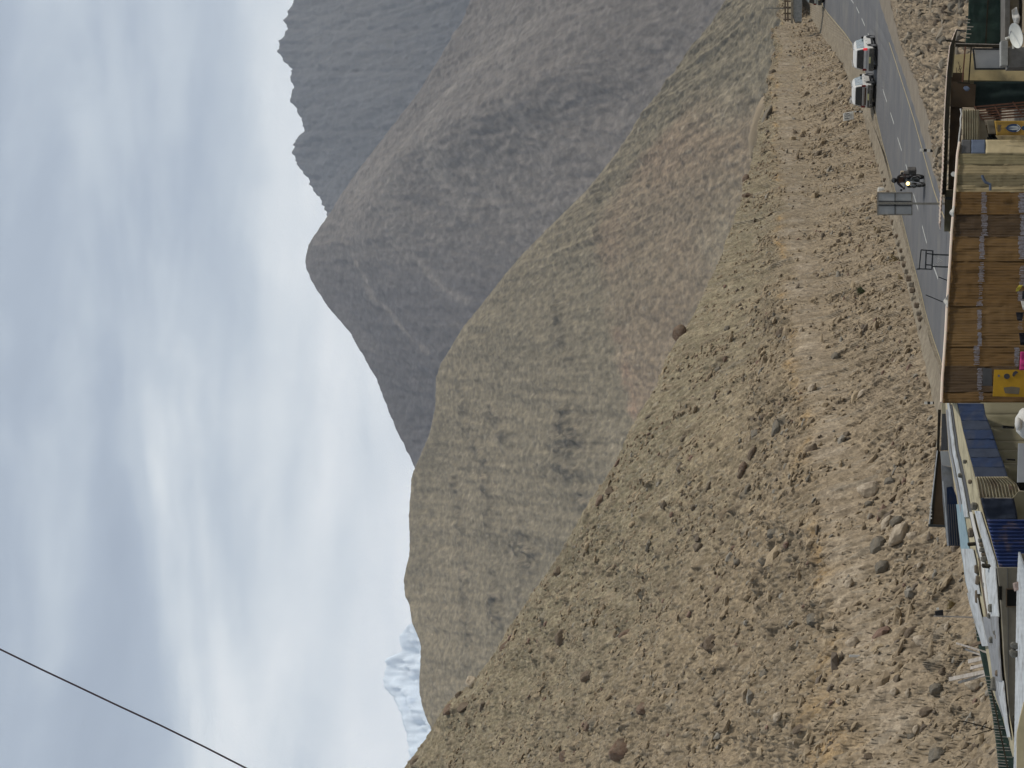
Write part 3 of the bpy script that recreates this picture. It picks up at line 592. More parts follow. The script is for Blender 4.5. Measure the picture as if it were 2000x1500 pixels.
def colS(X, Y, Z, S, T):
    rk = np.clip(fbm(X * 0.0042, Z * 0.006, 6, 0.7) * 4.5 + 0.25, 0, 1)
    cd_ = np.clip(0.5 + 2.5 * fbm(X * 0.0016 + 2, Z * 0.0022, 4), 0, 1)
    c = mixc((0.62, 0.69, 0.75), (0.19, 0.27, 0.39), rk * np.clip(cd_ * 1.8 - 0.05, 0, 1) * (1 - 0.5 * sstep(0.85, 0.99, S)))  # cloud white and haze blue put into the snow and rock colours
    return c
mountain('snowy_mountain', 'snow streaked peak, cloud and haze put into its colour, behind the ridge', crS, 9000, 0.6, M['snow_mtn'], 140, 300, shpS, colS, yr=(900, 1900))

# ------------------------------------------------------------------ haze: the air of the valley
HZ = 4.4e-5
hb = MB(); hb.box((0, 7900, 1300), (18400, 16800, 2610)); 
hm = bpy.data.materials.new('air'); hm.use_nodes = True; hn = hm.node_tree; hn.nodes.clear()
ho = hn.nodes.new('ShaderNodeOutputMaterial'); hv = hn.nodes.new('ShaderNodeVolumePrincipled')
hv.inputs['Color'].default_value = (0.80, 0.88, 1.0, 1); hv.inputs['Density'].default_value = HZ; hv.inputs['Anisotropy'].default_value = 0.2
hn.links.new(hv.outputs[0], ho.inputs['Volume'])
hz = hb.build('haze', hm); hz['kind'] = 'stuff'; hz['label'] = 'thin blue haze filling the valley air'

# ------------------------------------------------------------------ road
def line(pts, dz, step=3):
    pts = sorted(pts, key=lambda p: p[1]); ys = np.arange(pts[0][1], pts[-1][1] + 0.1, step)
    xs = np.interp(ys, [p[1] for p in pts], [p[0] for p in pts])
    xs = smooth1(xs, 7)
    return [G(float(x), float(y), dz) for x, y in zip(xs, ys)]
far_e = [(-240, 1532), (-150, 1560), (-60, 1588), (0, 1603), (20, 1610), (50, 1635), (67, 1650), (97, 1670), (150, 1692), (210, 1708), (245, 1715), (295, 1727), (342, 1740), (370, 1747), (420, 1760), (470, 1772), (526, 1786), (586, 1802), (612, 1807), (667, 1823), (707, 1837), (800, 1864), (950, 1905)]
near_l = [(-240, 1640), (-120, 1679), (0, 1708), (92, 1740), (160, 1762), (232, 1785), (300, 1804), (367, 1823), (394, 1832), (448, 1854), (520, 1882), (640, 1935)]
near_e = [(-240, 1648), (-120, 1688), (0, 1717), (82, 1744), (155, 1769), (232, 1793), (300, 1812), (375, 1836), (430, 1855), (520, 1893), (640, 1950)]
verge_e = [(-240, 1672), (-120, 1712), (0, 1741), (88, 1763), (162, 1796), (212, 1813), (260, 1824), (330, 1836), (375, 1850), (430, 1872), (520, 1912), (640, 1970)]
sw = lambda t: [(x, y) for y, x in t]
def resample(P, n):
    P = [Vector(p) for p in P]; d = [0]
    for i in range(1, len(P)): d.append(d[-1] + (P[i] - P[i - 1]).length)
    t = np.linspace(0, d[-1], n); A = np.array([tuple(p) for p in P])
    return np.stack([np.interp(t, d, A[:, k]) for k in range(3)], 1)
def ribbon(A, B, n, nv=1, prof=None):
    a, b = resample(A, n), resample(B, n); m = MB(); vs = []
    for i in range(n):
        for j in range(nv + 1):
            t = j / nv; p = a[i] * (1 - t) + b[i] * t
            if prof: p = np.array((p[0], p[1], road_z(p[1]) + prof(t, p)))
            vs.append(tuple(p))
    fs = [(i * (nv + 1) + j, i * (nv + 1) + j + 1, (i + 1) * (nv + 1) + j + 1, (i + 1) * (nv + 1) + j) for i in range(n - 1) for j in range(nv)]
    return m.add(vs, fs)
LF, LN, LE, LV = line(sw(far_e), 0), line(sw(near_l), 0), line(sw(near_e), 0), line(sw(verge_e), 0)
road = tag(ribbon(LF, LE, 160, 6, lambda t, p: 0.0).build('road', M['asphalt']), 'grey two lane asphalt road curving away behind the shacks', None, None, 'structure')
def off(P, d, dz):        # shift a polyline sideways (horizontal normal) and up
    out = []
    for i, p in enumerate(P):
        t = (P[min(i + 2, len(P) - 1)] - P[max(i - 2, 0)]); n = Vector((-t.y, t.x, 0)).normalized(); out.append(p + n * d + Vector((0, 0, dz)))
    return out
def child(o, parent):
    o.parent = parent; return o
child(ribbon(off(LN, -0.07, 0.005), off(LN, 0.07, 0.005), 150, 1, lambda t, p: 0.012).build('yellow_edge_line', M['yellow_line']), road)
child(ribbon(off(LF, 0.05, 0.005), off(LF, 0.17, 0.005), 150, 1, lambda t, p: 0.012).build('cream_edge_line', M['yellow_line']), road)
dashes = [(-60, -40, 1642, 1650), (-28, -8, 1653, 1659), (-4, 6, 1660, 1667), (14, 26, 1672.5, 1678), (36, 50, 1683, 1689), (65, 80, 1695, 1701), (104, 120, 1706, 1711), (144, 153, 1716, 1719), (174, 199, 1724, 1732), (220, 242, 1739, 1746), (269, 294, 1753, 1761), (321, 346, 1769, 1776), (379, 410, 1784, 1793.5), (441, 475, 1801, 1810), (519, 544, 1823, 1832)]
for y0, y1, x0, x1 in dashes:
    a, b = G(x0, y0, 0.014), G(x1, y1, 0.014); d = (b - a).normalized(); n = Vector((-d.y, d.x, 0)) * 0.07
    m = MB(); m.add([a - n, b - n, b + n, a + n], [(0, 1, 2, 3)]); child(m.build('lane_dash', M['white_line']), road)
m = MB()        # faint arrow head mark by the dash ahead of the cars
a = G(1724, 174, 0.014); m.box(a, (1.1, 0.14, 0.002), Matrix.Rotation(R(-20), 3, 'Z')); child(m.build('lane_mark', M['white_line']), road)
# raised concrete kerb and gutter on the uphill side
LB = line([(float(x), float(y)) for y, x in [(q[0], q[1]) for q in bx] if y < 905], 0)
kb = MB(); prof = lambda t, p: 0.13
k2 = ribbon(off(LF, -0.02, 0), LB, 160, 5, lambda t, p: 0.13 + 0.25 * t * t + 0.03 * math.sin(p[0] * 2.1 + p[1]))
tag(k2.build('kerb_shelf', M['kerb'], smooth=True), 'pale concrete shelf between the road and the rubble slope', None, None, 'structure')
k3 = MB(); A_ = off(LF, -0.02, 0); k3 = ribbon(A_, [p + Vector((0, 0, 0.13)) for p in A_], 160)
tag(k3.build('kerb', M['kerb']), 'low concrete kerb along the uphill road edge', None, None, 'structure')
tag(ribbon(off(LE, 0.0, 0.0), LV, 160, 4, lambda t, p: 0.02 + 0.10 * t + 0.02 * math.sin(p[1] * 1.3)).build('verge', M['verge'], smooth=True), 'pale dusty verge on the near side of the road', None, None, 'structure')
# rubble bank between the road and the shacks
yb = np.linspace(-200, 520, 300)
xv = np.interp(yb, [q[0] for q in verge_e], [q[1] for q in verge_e])
A_ = np.array([tuple(G(float(x) - 1, float(y))) for x, y in zip(xv, yb)])
B_ = rays(np.interp(yb, [-200, 300, 460, 520], [1900, 1875, 1895, 1920]), yb); Db = np.interp(yb, [-200, 100, 300, 520], [92, 90, 92, 88]); B_ = B_ * Db[:, None] + np.array(CAMP)
B_[:, 2] = np.minimum(B_[:, 2], 0.0) * 0 + np.interp(yb, [-200, 300, 520], [-0.45, -0.6, -0.7])
T = np.linspace(0, 1, 130)[:, None]
Vb = A_[None] * (1 - T[..., None]) + B_[None] * T[..., None]
bxx, byy = Vb[..., 0], Vb[..., 1]
wb, hb_ = worley(bxx * 1.3, byy * 0.8); wb2, hb2 = worley(bxx * 3.1 + 4, byy * 2.0)
sA = np.maximum(0, 0.5 - wb) * (hb_ > 0.4) * 1.0; sB = np.maximum(0, 0.5 - wb2) * (hb2 > 0.3) * 0.45
env = sstep(0, 0.10, T)
Vb[..., 2] += env * (0.25 * np.sin(T * math.pi) + sA * (0.4 + 0.8 * T) + sB + fbm(bxx * 2.2, byy * 1.7, 4) * 0.32 + 0.12) + (1 - env) * 0.1
cb = mixc((0.225, 0.185, 0.135), (0.18, 0.15, 0.115), np.clip(0.5 + fbm(bxx * 0.6, byy * 0.5, 4), 0, 1))
cb = mixc(cb, (0.28, 0.24, 0.185), (sA > 0.05) * 0.5) * np.array((0.97, 0.92, 0.84))
tag(np_mesh('roadside_bank', Vb.reshape(-1, 3), gridfaces(130, 300), cb.reshape(-1, 3), M['rubble']), 'stony bank between the road and the shacks', None, None, 'structure')

# ------------------------------------------------------------------ boulders and stones
def rock_mesh(name, seed, m, sub=3, sharp=0.5):
    rg = np.random.default_rng(seed); bm = bmesh.new(); bmesh.ops.create_icosphere(bm, subdivisions=sub, radius=1)
    pl = []
    for k in range(12):
        n = rg.normal(size=3); n /= np.linalg.norm(n); pl.append((n, rg.uniform(0.5, 0.85)))
    for v in bm.verts:
        p = np.array(v.co)
        for n, d in pl:
            t = p @ n
            if t > d: p = p - n * (t - d) * (0.55 + 0.4 * sharp)
        q = p * (1 + 0.10 * float(gnoise(np.array([p[0] * 1.9 + seed]), np.array([p[1] * 1.9 + p[2] * 1.3]))[0]) + 0.05 * float(gnoise(np.array([p[0] * 5 + seed]), np.array([p[2] * 5 + p[1] * 3]))[0]))
        v.co = q
    me = bpy.data.meshes.new(name); bm.to_mesh(me); bm.free(); me.materials.append(m)
    me.polygons.foreach_set('use_smooth', [sharp < 0.35] * len(me.polygons)); return me
RM = {}
def rmesh(mk, k, sub=3):
    key = (mk, k, sub)
    if key not in RM: RM[key] = rock_mesh('boulder', hash(mk) % 1 + sum(map(ord, mk)) + k * 13, M[mk], sub, [0.4, 0.95, 0.7][k % 3])
    return RM[key]
def put_rock(x, y, hx, hy, mk, label, cat='boulder', name='boulder', group=None, ang=0.0, k=0, sub=3, sink=0.25, p=None, n=None, D=None, depth=None):
    """x,y photo centre; hx,hy half sizes in photo px along photo x (down) and y (left)"""
    if p is None: p, n = on_slope(x, y)
    D = p.y; mpp = D / FPX
    proud = mk in ('tanb', 'greyb') and name == 'boulder' and x > 1500
    if proud: hx, hy = hx * 1.08, hy * 1.08; k = 0
    elif name != 'rock_outcrop': hx, hy = hx * .86, hy * .86
    sx, sz = hy * mpp, hx * mpp; sy = depth or (sx * sz) ** 0.5
    o = bpy.data.objects.new(name, rmesh(mk, k, sub)); COL.objects.link(o)
    o.rotation_euler = (0, ang, random.uniform(-0.3, 0.3)); o.scale = (sx * 1.12, sy * 1.12, sz * 1.12)
    o.location = p + (Vector((0, -sy * 0.25, sz * 0.1)) if proud else Vector((0, sy * 0.25 - 0.05, -sz * 0.05)))
    return tag(o, label, cat, group)
GR = 'boulders embedded in the rubble slope'
LAND = [(1321, 652, 'skyline boulder'), (1095, 1243, 'hollowed boulder'), (1211, 1466, 'biggest rust red boulder'), (1392, 1262, 'large mid slope boulder'), (1704, 958, 'large tan boulder'), (1760, 1042, 'long knobbly boulder'),
        (1714, 1066, 'egg shaped boulder'), (1475, 849, 'large round brown boulder'), (1688, 570, 'green bush'), (1752, 508, 'spindly straw bush'), (1657, 227, 'white milestone'), (1748, 398, 'grey road sign'), (1830, 1197, 'solar lamp'),
        (1895, 1295, 'wooden offcuts'), (1674, 1281, 'white stick'), (1820, 787, 'marker post above the tarpaulins'), (1478, 236, 'tan outcrop'), (1908, 1355, 'stack on the crest'), (905, 1350, 'square block on the crest'), (1458, 370, 'pair of red skyline rocks'),
        (1660, 1142, 'small cream boulder'), (1494, 1318, 'smooth grey boulder'), (1172, 977, 'flat red crest boulder'), (1596, 304, 'dark oval boulder'), (1150, 1318, 'long brown boulder'), (1185, 20, 'far fence'), (1565, 20, 'far retaining wall'), (1802, 1252, 'pale cream boulder'), (1592, 1208, 'flat grey boulder'), (1440, 1098, 'mid slope boulder trio'), (1925, 1430, 'netting fence'), (1449, 922, 'dark jagged boulder')]
USED = set()
def auto_label(first, x, y):
    c = sorted(LAND, key=lambda l: math.hypot(l[0] - x, l[1] - y))
    for l in [q for q in c if math.hypot(q[0] - x, q[1] - y) > 6][:8]:
        dx, dy = x - l[0], y - l[1]; r = math.hypot(dx, dy)
        ew = 'roadward' if dy < 0 else 'peakward'; ud = 'downhill' if dx > 0 else 'uphill'
        d = ud if abs(dx) > 2.2 * abs(dy) else (('on the road side' if dy < 0 else 'on the snowy peak side') if abs(dy) > 2.2 * abs(dx) else (ud + (' and towards the road bend' if dy < 0 else ' and towards the snowy peak')))
        t = ('close by, ' if r < 40 else ('some way off, ' if r < 95 else 'far off, '))
        tail = (' of ' if not d.endswith(('bend', 'peak')) else ' from ') + 'the ' + l[2]
        lab = first + ' ' + t + d + tail
        if lab not in USED and len(lab.replace(',', '').split()) <= 16: USED.add(lab); return lab
    return first + ' half buried in the rubble slope'
BL = [  # x, y, hx, hy, material, angle, label (None: one of the look-alikes)
 (1322, 651, 15, 19, 'redbrown', 0.3, 'rounded red brown boulder perched alone on the skyline above the olive mountain scree'),
 (1194, 961, 13, 12, 'brownstone', 0, 'brown boulder on the skyline edge, beside a flatter red one'),
 (1172, 977, 10, 17, 'redbrown', 0.3, 'flat reddish boulder lying on the slope crest beside a brown boulder'),
 (909, 1332, 14, 15, 'tanb', 0.1, 'square pale brown block topping the stack of rocks on the crest'),
 (897, 1358, 11, 11, 'brownstone', 0.2, 'small brown rock wedged under the square block on the crest'),
 (908, 1380, 20, 11, 'brownstone', -0.6, 'long brown slab leaning under the square block on the crest'),
 (876, 1385, 10, 18, 'redbrown', 0.6, 'reddish rock lowest in the stack on the slope crest'),
 (812, 1488, 14, 18, 'brownstone', 0.5, 'brown rock where the slope crest meets the cloud'),
 (985, 1262, 7, 16, 'redbrown', 0.7, 'thin reddish slab lying along the crest below the snowy peak'),
 (1090, 1118, 8, 15, 'brownstone', 0.6, None),
 (1509, 142, 9, 8, 'darkb', 0, 'small dark rock on the skyline near the bend in the road'),
 (1496, 232, 10, 38, 'greyb', 0.35, 'long dark grey rock ledge under the smooth tan outcrop'),
 (1457, 352, 8, 13, 'redbrown', 0, 'upper of two red brown rocks on the low skyline'),
 (1459, 384, 11, 10, 'redbrown', 0, 'lower of two red brown rocks on the low skyline'),
 (1095, 1243, 17, 19, 'brownstone', 0, 'blocky brown boulder with a deep dark hollow under it, high on the slope'),
 (1225, 1236, 8, 26, 'redbrown', 0.95, 'long thin reddish rock slanting across the slope'),
 (1150, 1318, 11, 26, 'brownstone', 1.0, 'long brown boulder slanting below the hollowed boulder'),
 (1150, 1420, 12, 17, 'redbrown', 0.5, 'medium reddish boulder high on the slope, next smaller after the biggest red one'),
 (1256, 1384, 16, 17, 'redbrown', 0.5, 'purple brown boulder standing proud in the middle of the upper slope'),
 (1211, 1466, 26, 30, 'redbrown', 0.2, 'biggest rust red boulder, at the edge of the upper slope'),
 (1102, 1478, 12, 14, 'redbrown', 0.2, None),
 (1392, 1262, 20, 25, 'brownstone', 0.3, 'large brown boulder sunk in the mid slope beside a pale patch'),
 (1494, 1318, 15, 18, 'greyb', 0, 'smooth grey boulder in the lower middle of the slope'),
 (1562, 1424, 10, 18, 'brownstone', 0.9, None), (1520, 1400, 8, 12, 'tanb', 0.5, None),
 (1592, 1208, 16, 15, 'greyb', 0.2, 'broad flat grey boulder above the pale pebbles of the cut bank'),
 (1668, 1256, 13, 12, 'tanb', 0, 'rounded pale boulder just above the white stick'),
 (1660, 1142, 9, 12, 'tanb', 0.2, 'small cream boulder at the top of the cut bank'),
 (1704, 958, 23, 17, 'tanb', 0.1, 'large tan boulder with a bright upper edge, top of the boulder cluster'),
 (1739, 940, 11, 11, 'greyb', 0.4, 'grey boulder resting against the large tan boulder'),
 (1759, 1042, 25, 14, 'tanb', -0.9, 'long knobbly tan boulder leaning down beside the shacks'),
 (1714, 1066, 14, 25, 'greyb', 0.1, 'smooth egg shaped grey boulder in the cluster above the shacks'),
 (1722, 1107, 13, 16, 'greyb', 0, 'grey boulder with a tan scar at the foot of the egg shaped one'),
 (1786, 1047, 12, 9, 'tanb', 0.2, 'small cream boulder below the long tan boulder'),
 (1731, 1022, 7, 18, 'tanb', 0.4, 'narrow pale boulder standing between two grey boulders'),
 (1750, 1018, 13, 11, 'greyb', -0.4, 'dull grey boulder behind the long tan boulder'),
 (1696, 985, 8, 9, 'greyb', 0, None), (1362, 1070, 11, 14, 'darkb', 0.3, 'dark brown boulder alone on the mid slope between paler rubble'),
 (1596, 1036, 5, 13, 'darkb', 0, None), (1410, 1062, 7, 8, 'darkb', 0, None), (1512, 1042, 13, 11, 'greyb', 0.5, None),
 (1490, 1098, 11, 9, 'greyb', 0.4, None), (1440, 1098, 11, 12, 'greyb', 0.5, None), (1402, 1152, 8, 12, 'brownstone', 0.6, None),
 (1324, 1336, 7, 10, 'darkb', 0.3, None), (1400, 1376, 8, 8, 'darkb', 0, None), (1384, 952, 7, 14, 'darkb', 0.3, None),
 (1296, 986, 9, 11, 'darkb', 0.5, None), (1356, 990, 7, 11, 'darkb', 0.6, None), (1328, 916, 8, 16, 'greyb', 0.3, None),
 (1449, 922, 9, 17, 'brownstone', 0.4, 'dark jagged boulder group head above the bench'), (1460, 956, 8, 15, 'greyb', 0.3, None),
 (1475, 849, 13, 18, 'greyb', 0.2, 'large round grey brown boulder next to a tall grey one on the mid slope'),
 (1494, 818, 11, 11, 'brownstone', 0.5, None), (1518, 833, 9, 23, 'greyb', 0.2, 'tall grey boulder beside the large round brown one'),
 (1468, 886, 9, 18, 'brownstone', 0.2, None), (1450, 915, 8, 16, 'redbrown', 0.3, None),
 (1417, 703, 7, 10, 'redbrown', 0.2, 'small orange stained boulder on the upper mid slope'), (1403, 723, 10, 12, 'greyb', 0.4, None),
 (1587, 760, 7, 12, 'tanb', 0.4, None), (1587, 880, 14, 18, 'brownstone', 0.3, None), (1653, 850, 8, 10, 'darkb', 0.2, None),
 (1632, 698, 9, 12, 'greyb', 0, None), (1684, 770, 6, 13, 'tanb', 0.7, None), (1337, 857, 8, 14, 'darkb', 0.6, None), (1330, 917, 9, 14, 'brownstone', 0.5, None),
 (1607, 463, 6, 10, 'darkb', 0.1, None), (1527, 650, 14, 14, 'brownstone', 0.4, None), (1566, 647, 5, 7, 'tanb', 0, None), (1420, 643, 6, 9, 'greyb', 0, None),
 (1596, 304, 9, 13, 'darkb', 0.5, 'dark oval boulder midway between the tan outcrop and the road'), (1552, 260, 7, 7, 'darkb', 0, None), (1568, 268, 7, 8, 'brownstone', 0, None),
 (1608, 236, 5, 9, 'darkb', 0.6, None), (1543, 102, 4, 5, 'darkb', 0, None), (1563, 72, 4, 5, 'darkb', 0, None),
 (1802, 1252, 15, 12, 'tanb', 0.4, 'pale cream boulder on the snowy peak side of the solar lamp post'), (1828, 1344, 13, 13, 'greyb', 0, 'squarish grey stone with a dark top, below the wooden offcuts'),
 (1774, 1354, 5, 10, 'tanb', 0, None), (1906, 1338, 17, 11, 'tanb', 0.2, 'ochre rock beside the wooden offcuts and green netting'),
 (1922, 1366, 6, 8, 'tanb', 0, None), (1830, 1474, 15, 22, 'greyb', 0.2, 'large pale grey boulder low on the slope, nearest the netting fence'),
 (1780, 1438, 9, 8, 'greyb', 0, 'square grey stone lying alone above the netting fence'), (1748, 1352, 8, 9, 'tanb', 0, None),
 (1808, 1392, 12, 18, 'brownstone', 0.8, None), (1750, 1330, 7, 18, 'darkb', 0.2, None), (1842, 1310, 12, 11, 'brownstone', 0.3, None),
 (1778, 1235, 12, 18, 'brownstone', 0.5, None), (1908, 1458, 10, 16, 'brownstone', 0.4, None), (1700, 1480, 14, 10, 'brownstone', 0.2, None),
 (1850, 1225, 5, 9, 'tanb', 0.2, None), (1790, 1425, 6, 10, 'tanb', 0.2, None), (1640, 1370, 6, 6, 'tanb', 0, None), (1735, 1215, 4, 6, 'tanb', 0, None)]
for k, (x, y, hx, hy, mk, an, lb) in enumerate(BL):
    nm = {'redbrown': 'reddish', 'brownstone': 'brown', 'darkb': 'dark brown', 'greyb': 'grey', 'tanb': 'pale tan'}[mk]
    put_rock(x, y, hx, hy, mk, lb or auto_label(f'{nm} boulder', x, y), k=k % 4, ang=an, group=GR)
# rocks of the roadside bank, right of the shacks
BVB = BVHTree.FromPolygons([tuple(p) for p in Vb[::2, ::2].reshape(-1, 3)], [tuple(int(i) for i in f) for f in gridfaces(65, 150)])
for k, (x, y, hx, hy, mk, lb) in enumerate([
 (1845, 17, 9, 12, 'brownstone', 'angular brown rock on the bank above the green net fence'), (1862, 11, 11, 11, 'greyb', 'grey rock on the bank, above the flat grey slab'),
 (1880, 8, 9, 13, 'greyb', 'flat grey slab lying on top of the green net fence'), (1834, 43, 15, 10, 'brownstone', 'broad brown rock lying on the bank above the dark eave'),
 (1856, 27, 9, 7, 'tanb', 'small tan rock between two larger bank rocks'), (1879, 45, 8, 17, 'greyb', 'long smooth grey rock at the foot of the bank'),
 (1829, 61, 8, 8, 'tanb', 'pale rock on the bank beside the broad brown rock'), (1875, 68, 10, 12, 'greyb', 'grey slab behind the dark corner post'),
 (1843, 78, 10, 9, 'greyb', 'weathered grey green rock on the bank above the dark eave'), (1841, 128, 7, 10, 'tanb', 'pink tan rock just above the dark eave'),
 (1825, 150, 6, 9, 'brownstone', 'low brown rock halfway along the bank'), (1815, 95, 7, 8, 'brownstone', 'rounded brown rock near the top of the bank')]):
    d = ray(x, y).normalized(); h = BVB.ray_cast(CAMP, d, 400)
    p = h[0] if h[0] is not None else W(x, y, 92)
    put_rock(x, y, hx, hy, mk, lb, k=k, p=p, n=None, group='rocks on the roadside bank')
# smooth tan outcrop standing behind the crest
for (x, y, hx, hy, Dn, lb) in ((1489, 240, 20, 66, 212, 'smooth rounded tan outcrop rising behind the crest'),):
    o = put_rock(x, y, hx, hy, 'outcrop', lb, cat='outcrop', name='rock_outcrop', k=0, p=W(x, y, Dn), ang=0.26, depth=1.6)
    o.data.polygons.foreach_set('use_smooth', [True] * len(o.data.polygons))
# countable smaller stones
rg = random.Random(5)
stone_kinds = [('brownstone', 'small brown stone lying on the rubble slope'), ('greyb', 'small grey stone lying on the rubble slope'), ('tanb', 'small pale stone lying on the rubble slope'), ('darkb', 'small dark stone lying on the rubble slope'), ('redbrown', 'small reddish stone lying on the rubble slope')]
cnt = 0
while cnt < 185:
    y = rg.uniform(30, 1490); lo_, hi2 = float(tab(cx, y)), float(tab(bx, y))
    x = lo_ + (hi2 - lo_) * rg.random() ** 0.75
    if x < lo_ + 12 or x > 1950 or x > hi2 - 8: continue
    f = 0.5 + 0.7 * (x - lo_) / (hi2 - lo_ + 1); r = rg.uniform(3.2, 6.5) * f
    mk, lb = stone_kinds[rg.choices(range(5), (6, 4, 5, 3, 0.5))[0]]
    ra, rb = r * rg.uniform(0.6, 1), r * rg.uniform(0.9, 1.6)
    word = ('tiny ' if r < 3.3 else 'small ' if r < 4.6 else 'larger ') + ('long ' if rb > 1.9 * ra else 'rounded ' if rb < 1.2 * ra else 'flattish ')
    put_rock(x, y, ra, rb, mk, auto_label(word + lb.split()[1] + ' stone', x, y), cat='stone', name='stone', group='loose stones on the rubble slope', ang=rg.uniform(0, 0.9), k=rg.randrange(4), sub=2)
    cnt += 1
# uncountable debris
ico = bmesh.new(); bmesh.ops.create_icosphere(ico, subdivisions=1, radius=1); IV = np.array([tuple(v.co) for v in ico.verts]); IF = np.array([[v.index for v in f.verts] for f in ico.faces]); ico.free()
def debris(name, label, pos, size, cols, m):
    n = len(pos); sc3 = size[:, None] * RNG.uniform(0.55, 1.3, (n, 3)) * np.array((1.45, 1, 0.68))
    jit = 1 + RNG.uniform(-0.28, 0.28, (n, len(IV), 1)); a = RNG.uniform(0, 6.28, n); tl = RNG.uniform(-0.9, 0.1, n)
    P = IV[None] * jit * sc3[:, None]
    ca, sa = np.cos(tl)[:, None], np.sin(tl)[:, None]
    x_, z_ = P[..., 0] * ca - P[..., 2] * sa, P[..., 0] * sa + P[..., 2] * ca
    P = np.stack([x_, P[..., 1], z_], -1) + pos[:, None]
    Fq = (IF[None] + (np.arange(n) * len(IV))[:, None, None]).reshape(-1, 3)
    return tag(np_mesh(name, P.reshape(-1, 3), Fq, np.repeat(cols, len(IV), 0), m, smooth=False), label, None, None, 'stuff')
ND = 36000
ii = (RNG.random(ND) ** 0.9 * (NR - 44)).astype(int) + 3; jj = RNG.integers(45, NC - 45, ND)
cl = fbm(PX * 0.35, PY * 0.3, 3)
keep = RNG.random(ND) < np.clip(0.42 + 2.4 * cl[ii, jj], 0.06, 1); ii, jj = ii[keep], jj[keep]; nk = len(ii)
pos = V_ = np.stack([PX, PYd, ZZ], -1)[ii, jj]
fr = (ii / NR)
sz = np.exp(RNG.normal(-2.62, 0.5, nk)) * (1.15 - 0.35 * fr)
hh = RNG.random(nk)
cc = mixc((0.19, 0.147, 0.098), (0.33, 0.26, 0.17), hh); cc[RNG.random(nk) > 0.92] = (0.22, 0.20, 0.165); cc[RNG.random(nk) > 0.97] = (0.18, 0.12, 0.09); cc[RNG.random(nk) > 0.95] = (0.13, 0.105, 0.08)
debris('stone_debris', 'countless small stones strewn over the rubble slope', pos, sz, cc, M['stones'])
nb = 900; ib = RNG.integers(16, 128, nb); jb = RNG.integers(3, 297, nb)
debris('bank_gravel', 'small stones strewn over the roadside bank', Vb[ib, jb], np.exp(RNG.normal(-2.3, 0.5, nb)), mixc((0.14, 0.12, 0.09), (0.30, 0.26, 0.2), RNG.random(nb)), M['stones'])

# cut stone blocks lining the uphill road edge
blk = None; y = 226.0; kk = 0
ORD = 'first second third fourth fifth sixth seventh eighth ninth tenth eleventh twelfth thirteenth fourteenth fifteenth sixteenth seventeenth eighteenth nineteenth twentieth twenty-first twenty-second twenty-third twenty-fourth twenty-fifth twenty-sixth twenty-seventh twenty-eighth twenty-ninth thirtieth thirty-first thirty-second thirty-third thirty-fourth thirty-fifth thirty-sixth thirty-seventh thirty-eighth thirty-ninth fortieth'.split()
bmx = [('brown', M['blockstone']), ('dark', M['brownstone'])]
while y < 640:
    x = float(tab(bx, y)) + rg.uniform(-8, -4); p = G(x, y, 0.3); s_ = rg.uniform(0.20, 0.34) * (1 if y > 330 else 1.15)
    m = MB(); m.box((0, 0, 0), (s_ * 1.2, s_, s_)); o = m.build('kerb_stone', bmx[kk % 2][1], bevel=0.05)
    o.location = p + Vector((0, 0.1, -0.02)); o.rotation_euler = (rg.uniform(-.15, .15), rg.uniform(-.2, .2), rg.uniform(0.9, 1.5))
    tag(o, '%s %s stone block in the kerb row, %s counted from the milestone' % ('tall' if s_ > .4 else 'squat', bmx[kk % 2][0], ORD[kk]), 'stone block', 'stone blocks lining the road edge')
    y += rg.uniform(11, 17); kk += 1

# plants
def bush(x, y, h, spread, n, m, label, cat, name):
    p, nn = on_slope(x, y); rgb = random.Random(int(x)); m1 = MB()
    t = thing(name, label, cat, p)
    for k in range(n):
        a = rgb.uniform(0, 6.28); r = rgb.uniform(0.1, 1) * spread; hh_ = h * rgb.uniform(0.4, 1)
        b = p + Vector((math.cos(a) * r * 0.25, math.sin(a) * r * 0.25, -0.03)); e_ = p + Vector((math.cos(a) * r, math.sin(a) * r, hh_))
        s1 = Vector((-math.sin(a), math.cos(a), 0.2)) * 0.012 * (1 + spread)
        mid = b.lerp(e_, 0.55) + Vector((0, 0, hh_ * 0.12))
        m1.add([b - s1, b + s1, mid + s1, mid - s1], [(0, 1, 2, 3)]); m1.add([mid - s1, mid + s1, e_], [(0, 1, 2)])
        for q in range(3):
            c_ = b.lerp(e_, rgb.uniform(0.4, 1)); d_ = Vector((rgb.uniform(-1, 1), rgb.uniform(-1, 1), rgb.uniform(0, 1))) * 0.06
            m1.add([c_, c_ + d_, c_ + d_ * 0.5 + Vector((0.03, 0, 0.03))], [(0, 1, 2)])
    o = m1.build('leaves', m, t)
    m2 = MB(); m2.tube([p + Vector((0, 0, -0.1)), p + Vector((0, 0, h * 0.4))], 0.02, 5); m2.build('stem', M['timber_dark'], t)
bush(1688, 570, 0.45, 0.4, 130, M['bush_green'], 'small dusty green bush alone on the slope above the road', 'bush', 'green_bush')
bush(1752, 508, 0.45, 0.45, 60, M['bush_dry'], 'spindly straw coloured bush just above the road kerb', 'bush', 'dry_bush')
bush(1716, 452, 0.35, 0.4, 50, M['bush_dry'], 'faded straw tuft on the slope behind the road sign', 'bush', 'dry_bush')
bush(1762, 545, 0.3, 0.5, 45, M['bush_dry'], 'flat patch of dry straw at the road edge next to the spindly bush', 'bush', 'dry_bush')
bush(1866, 1182, 0.35, 0.3, 60, M['bush_dry'], 'yellowish dry tuft close to the solar lamp post', 'bush', 'dry_bush')

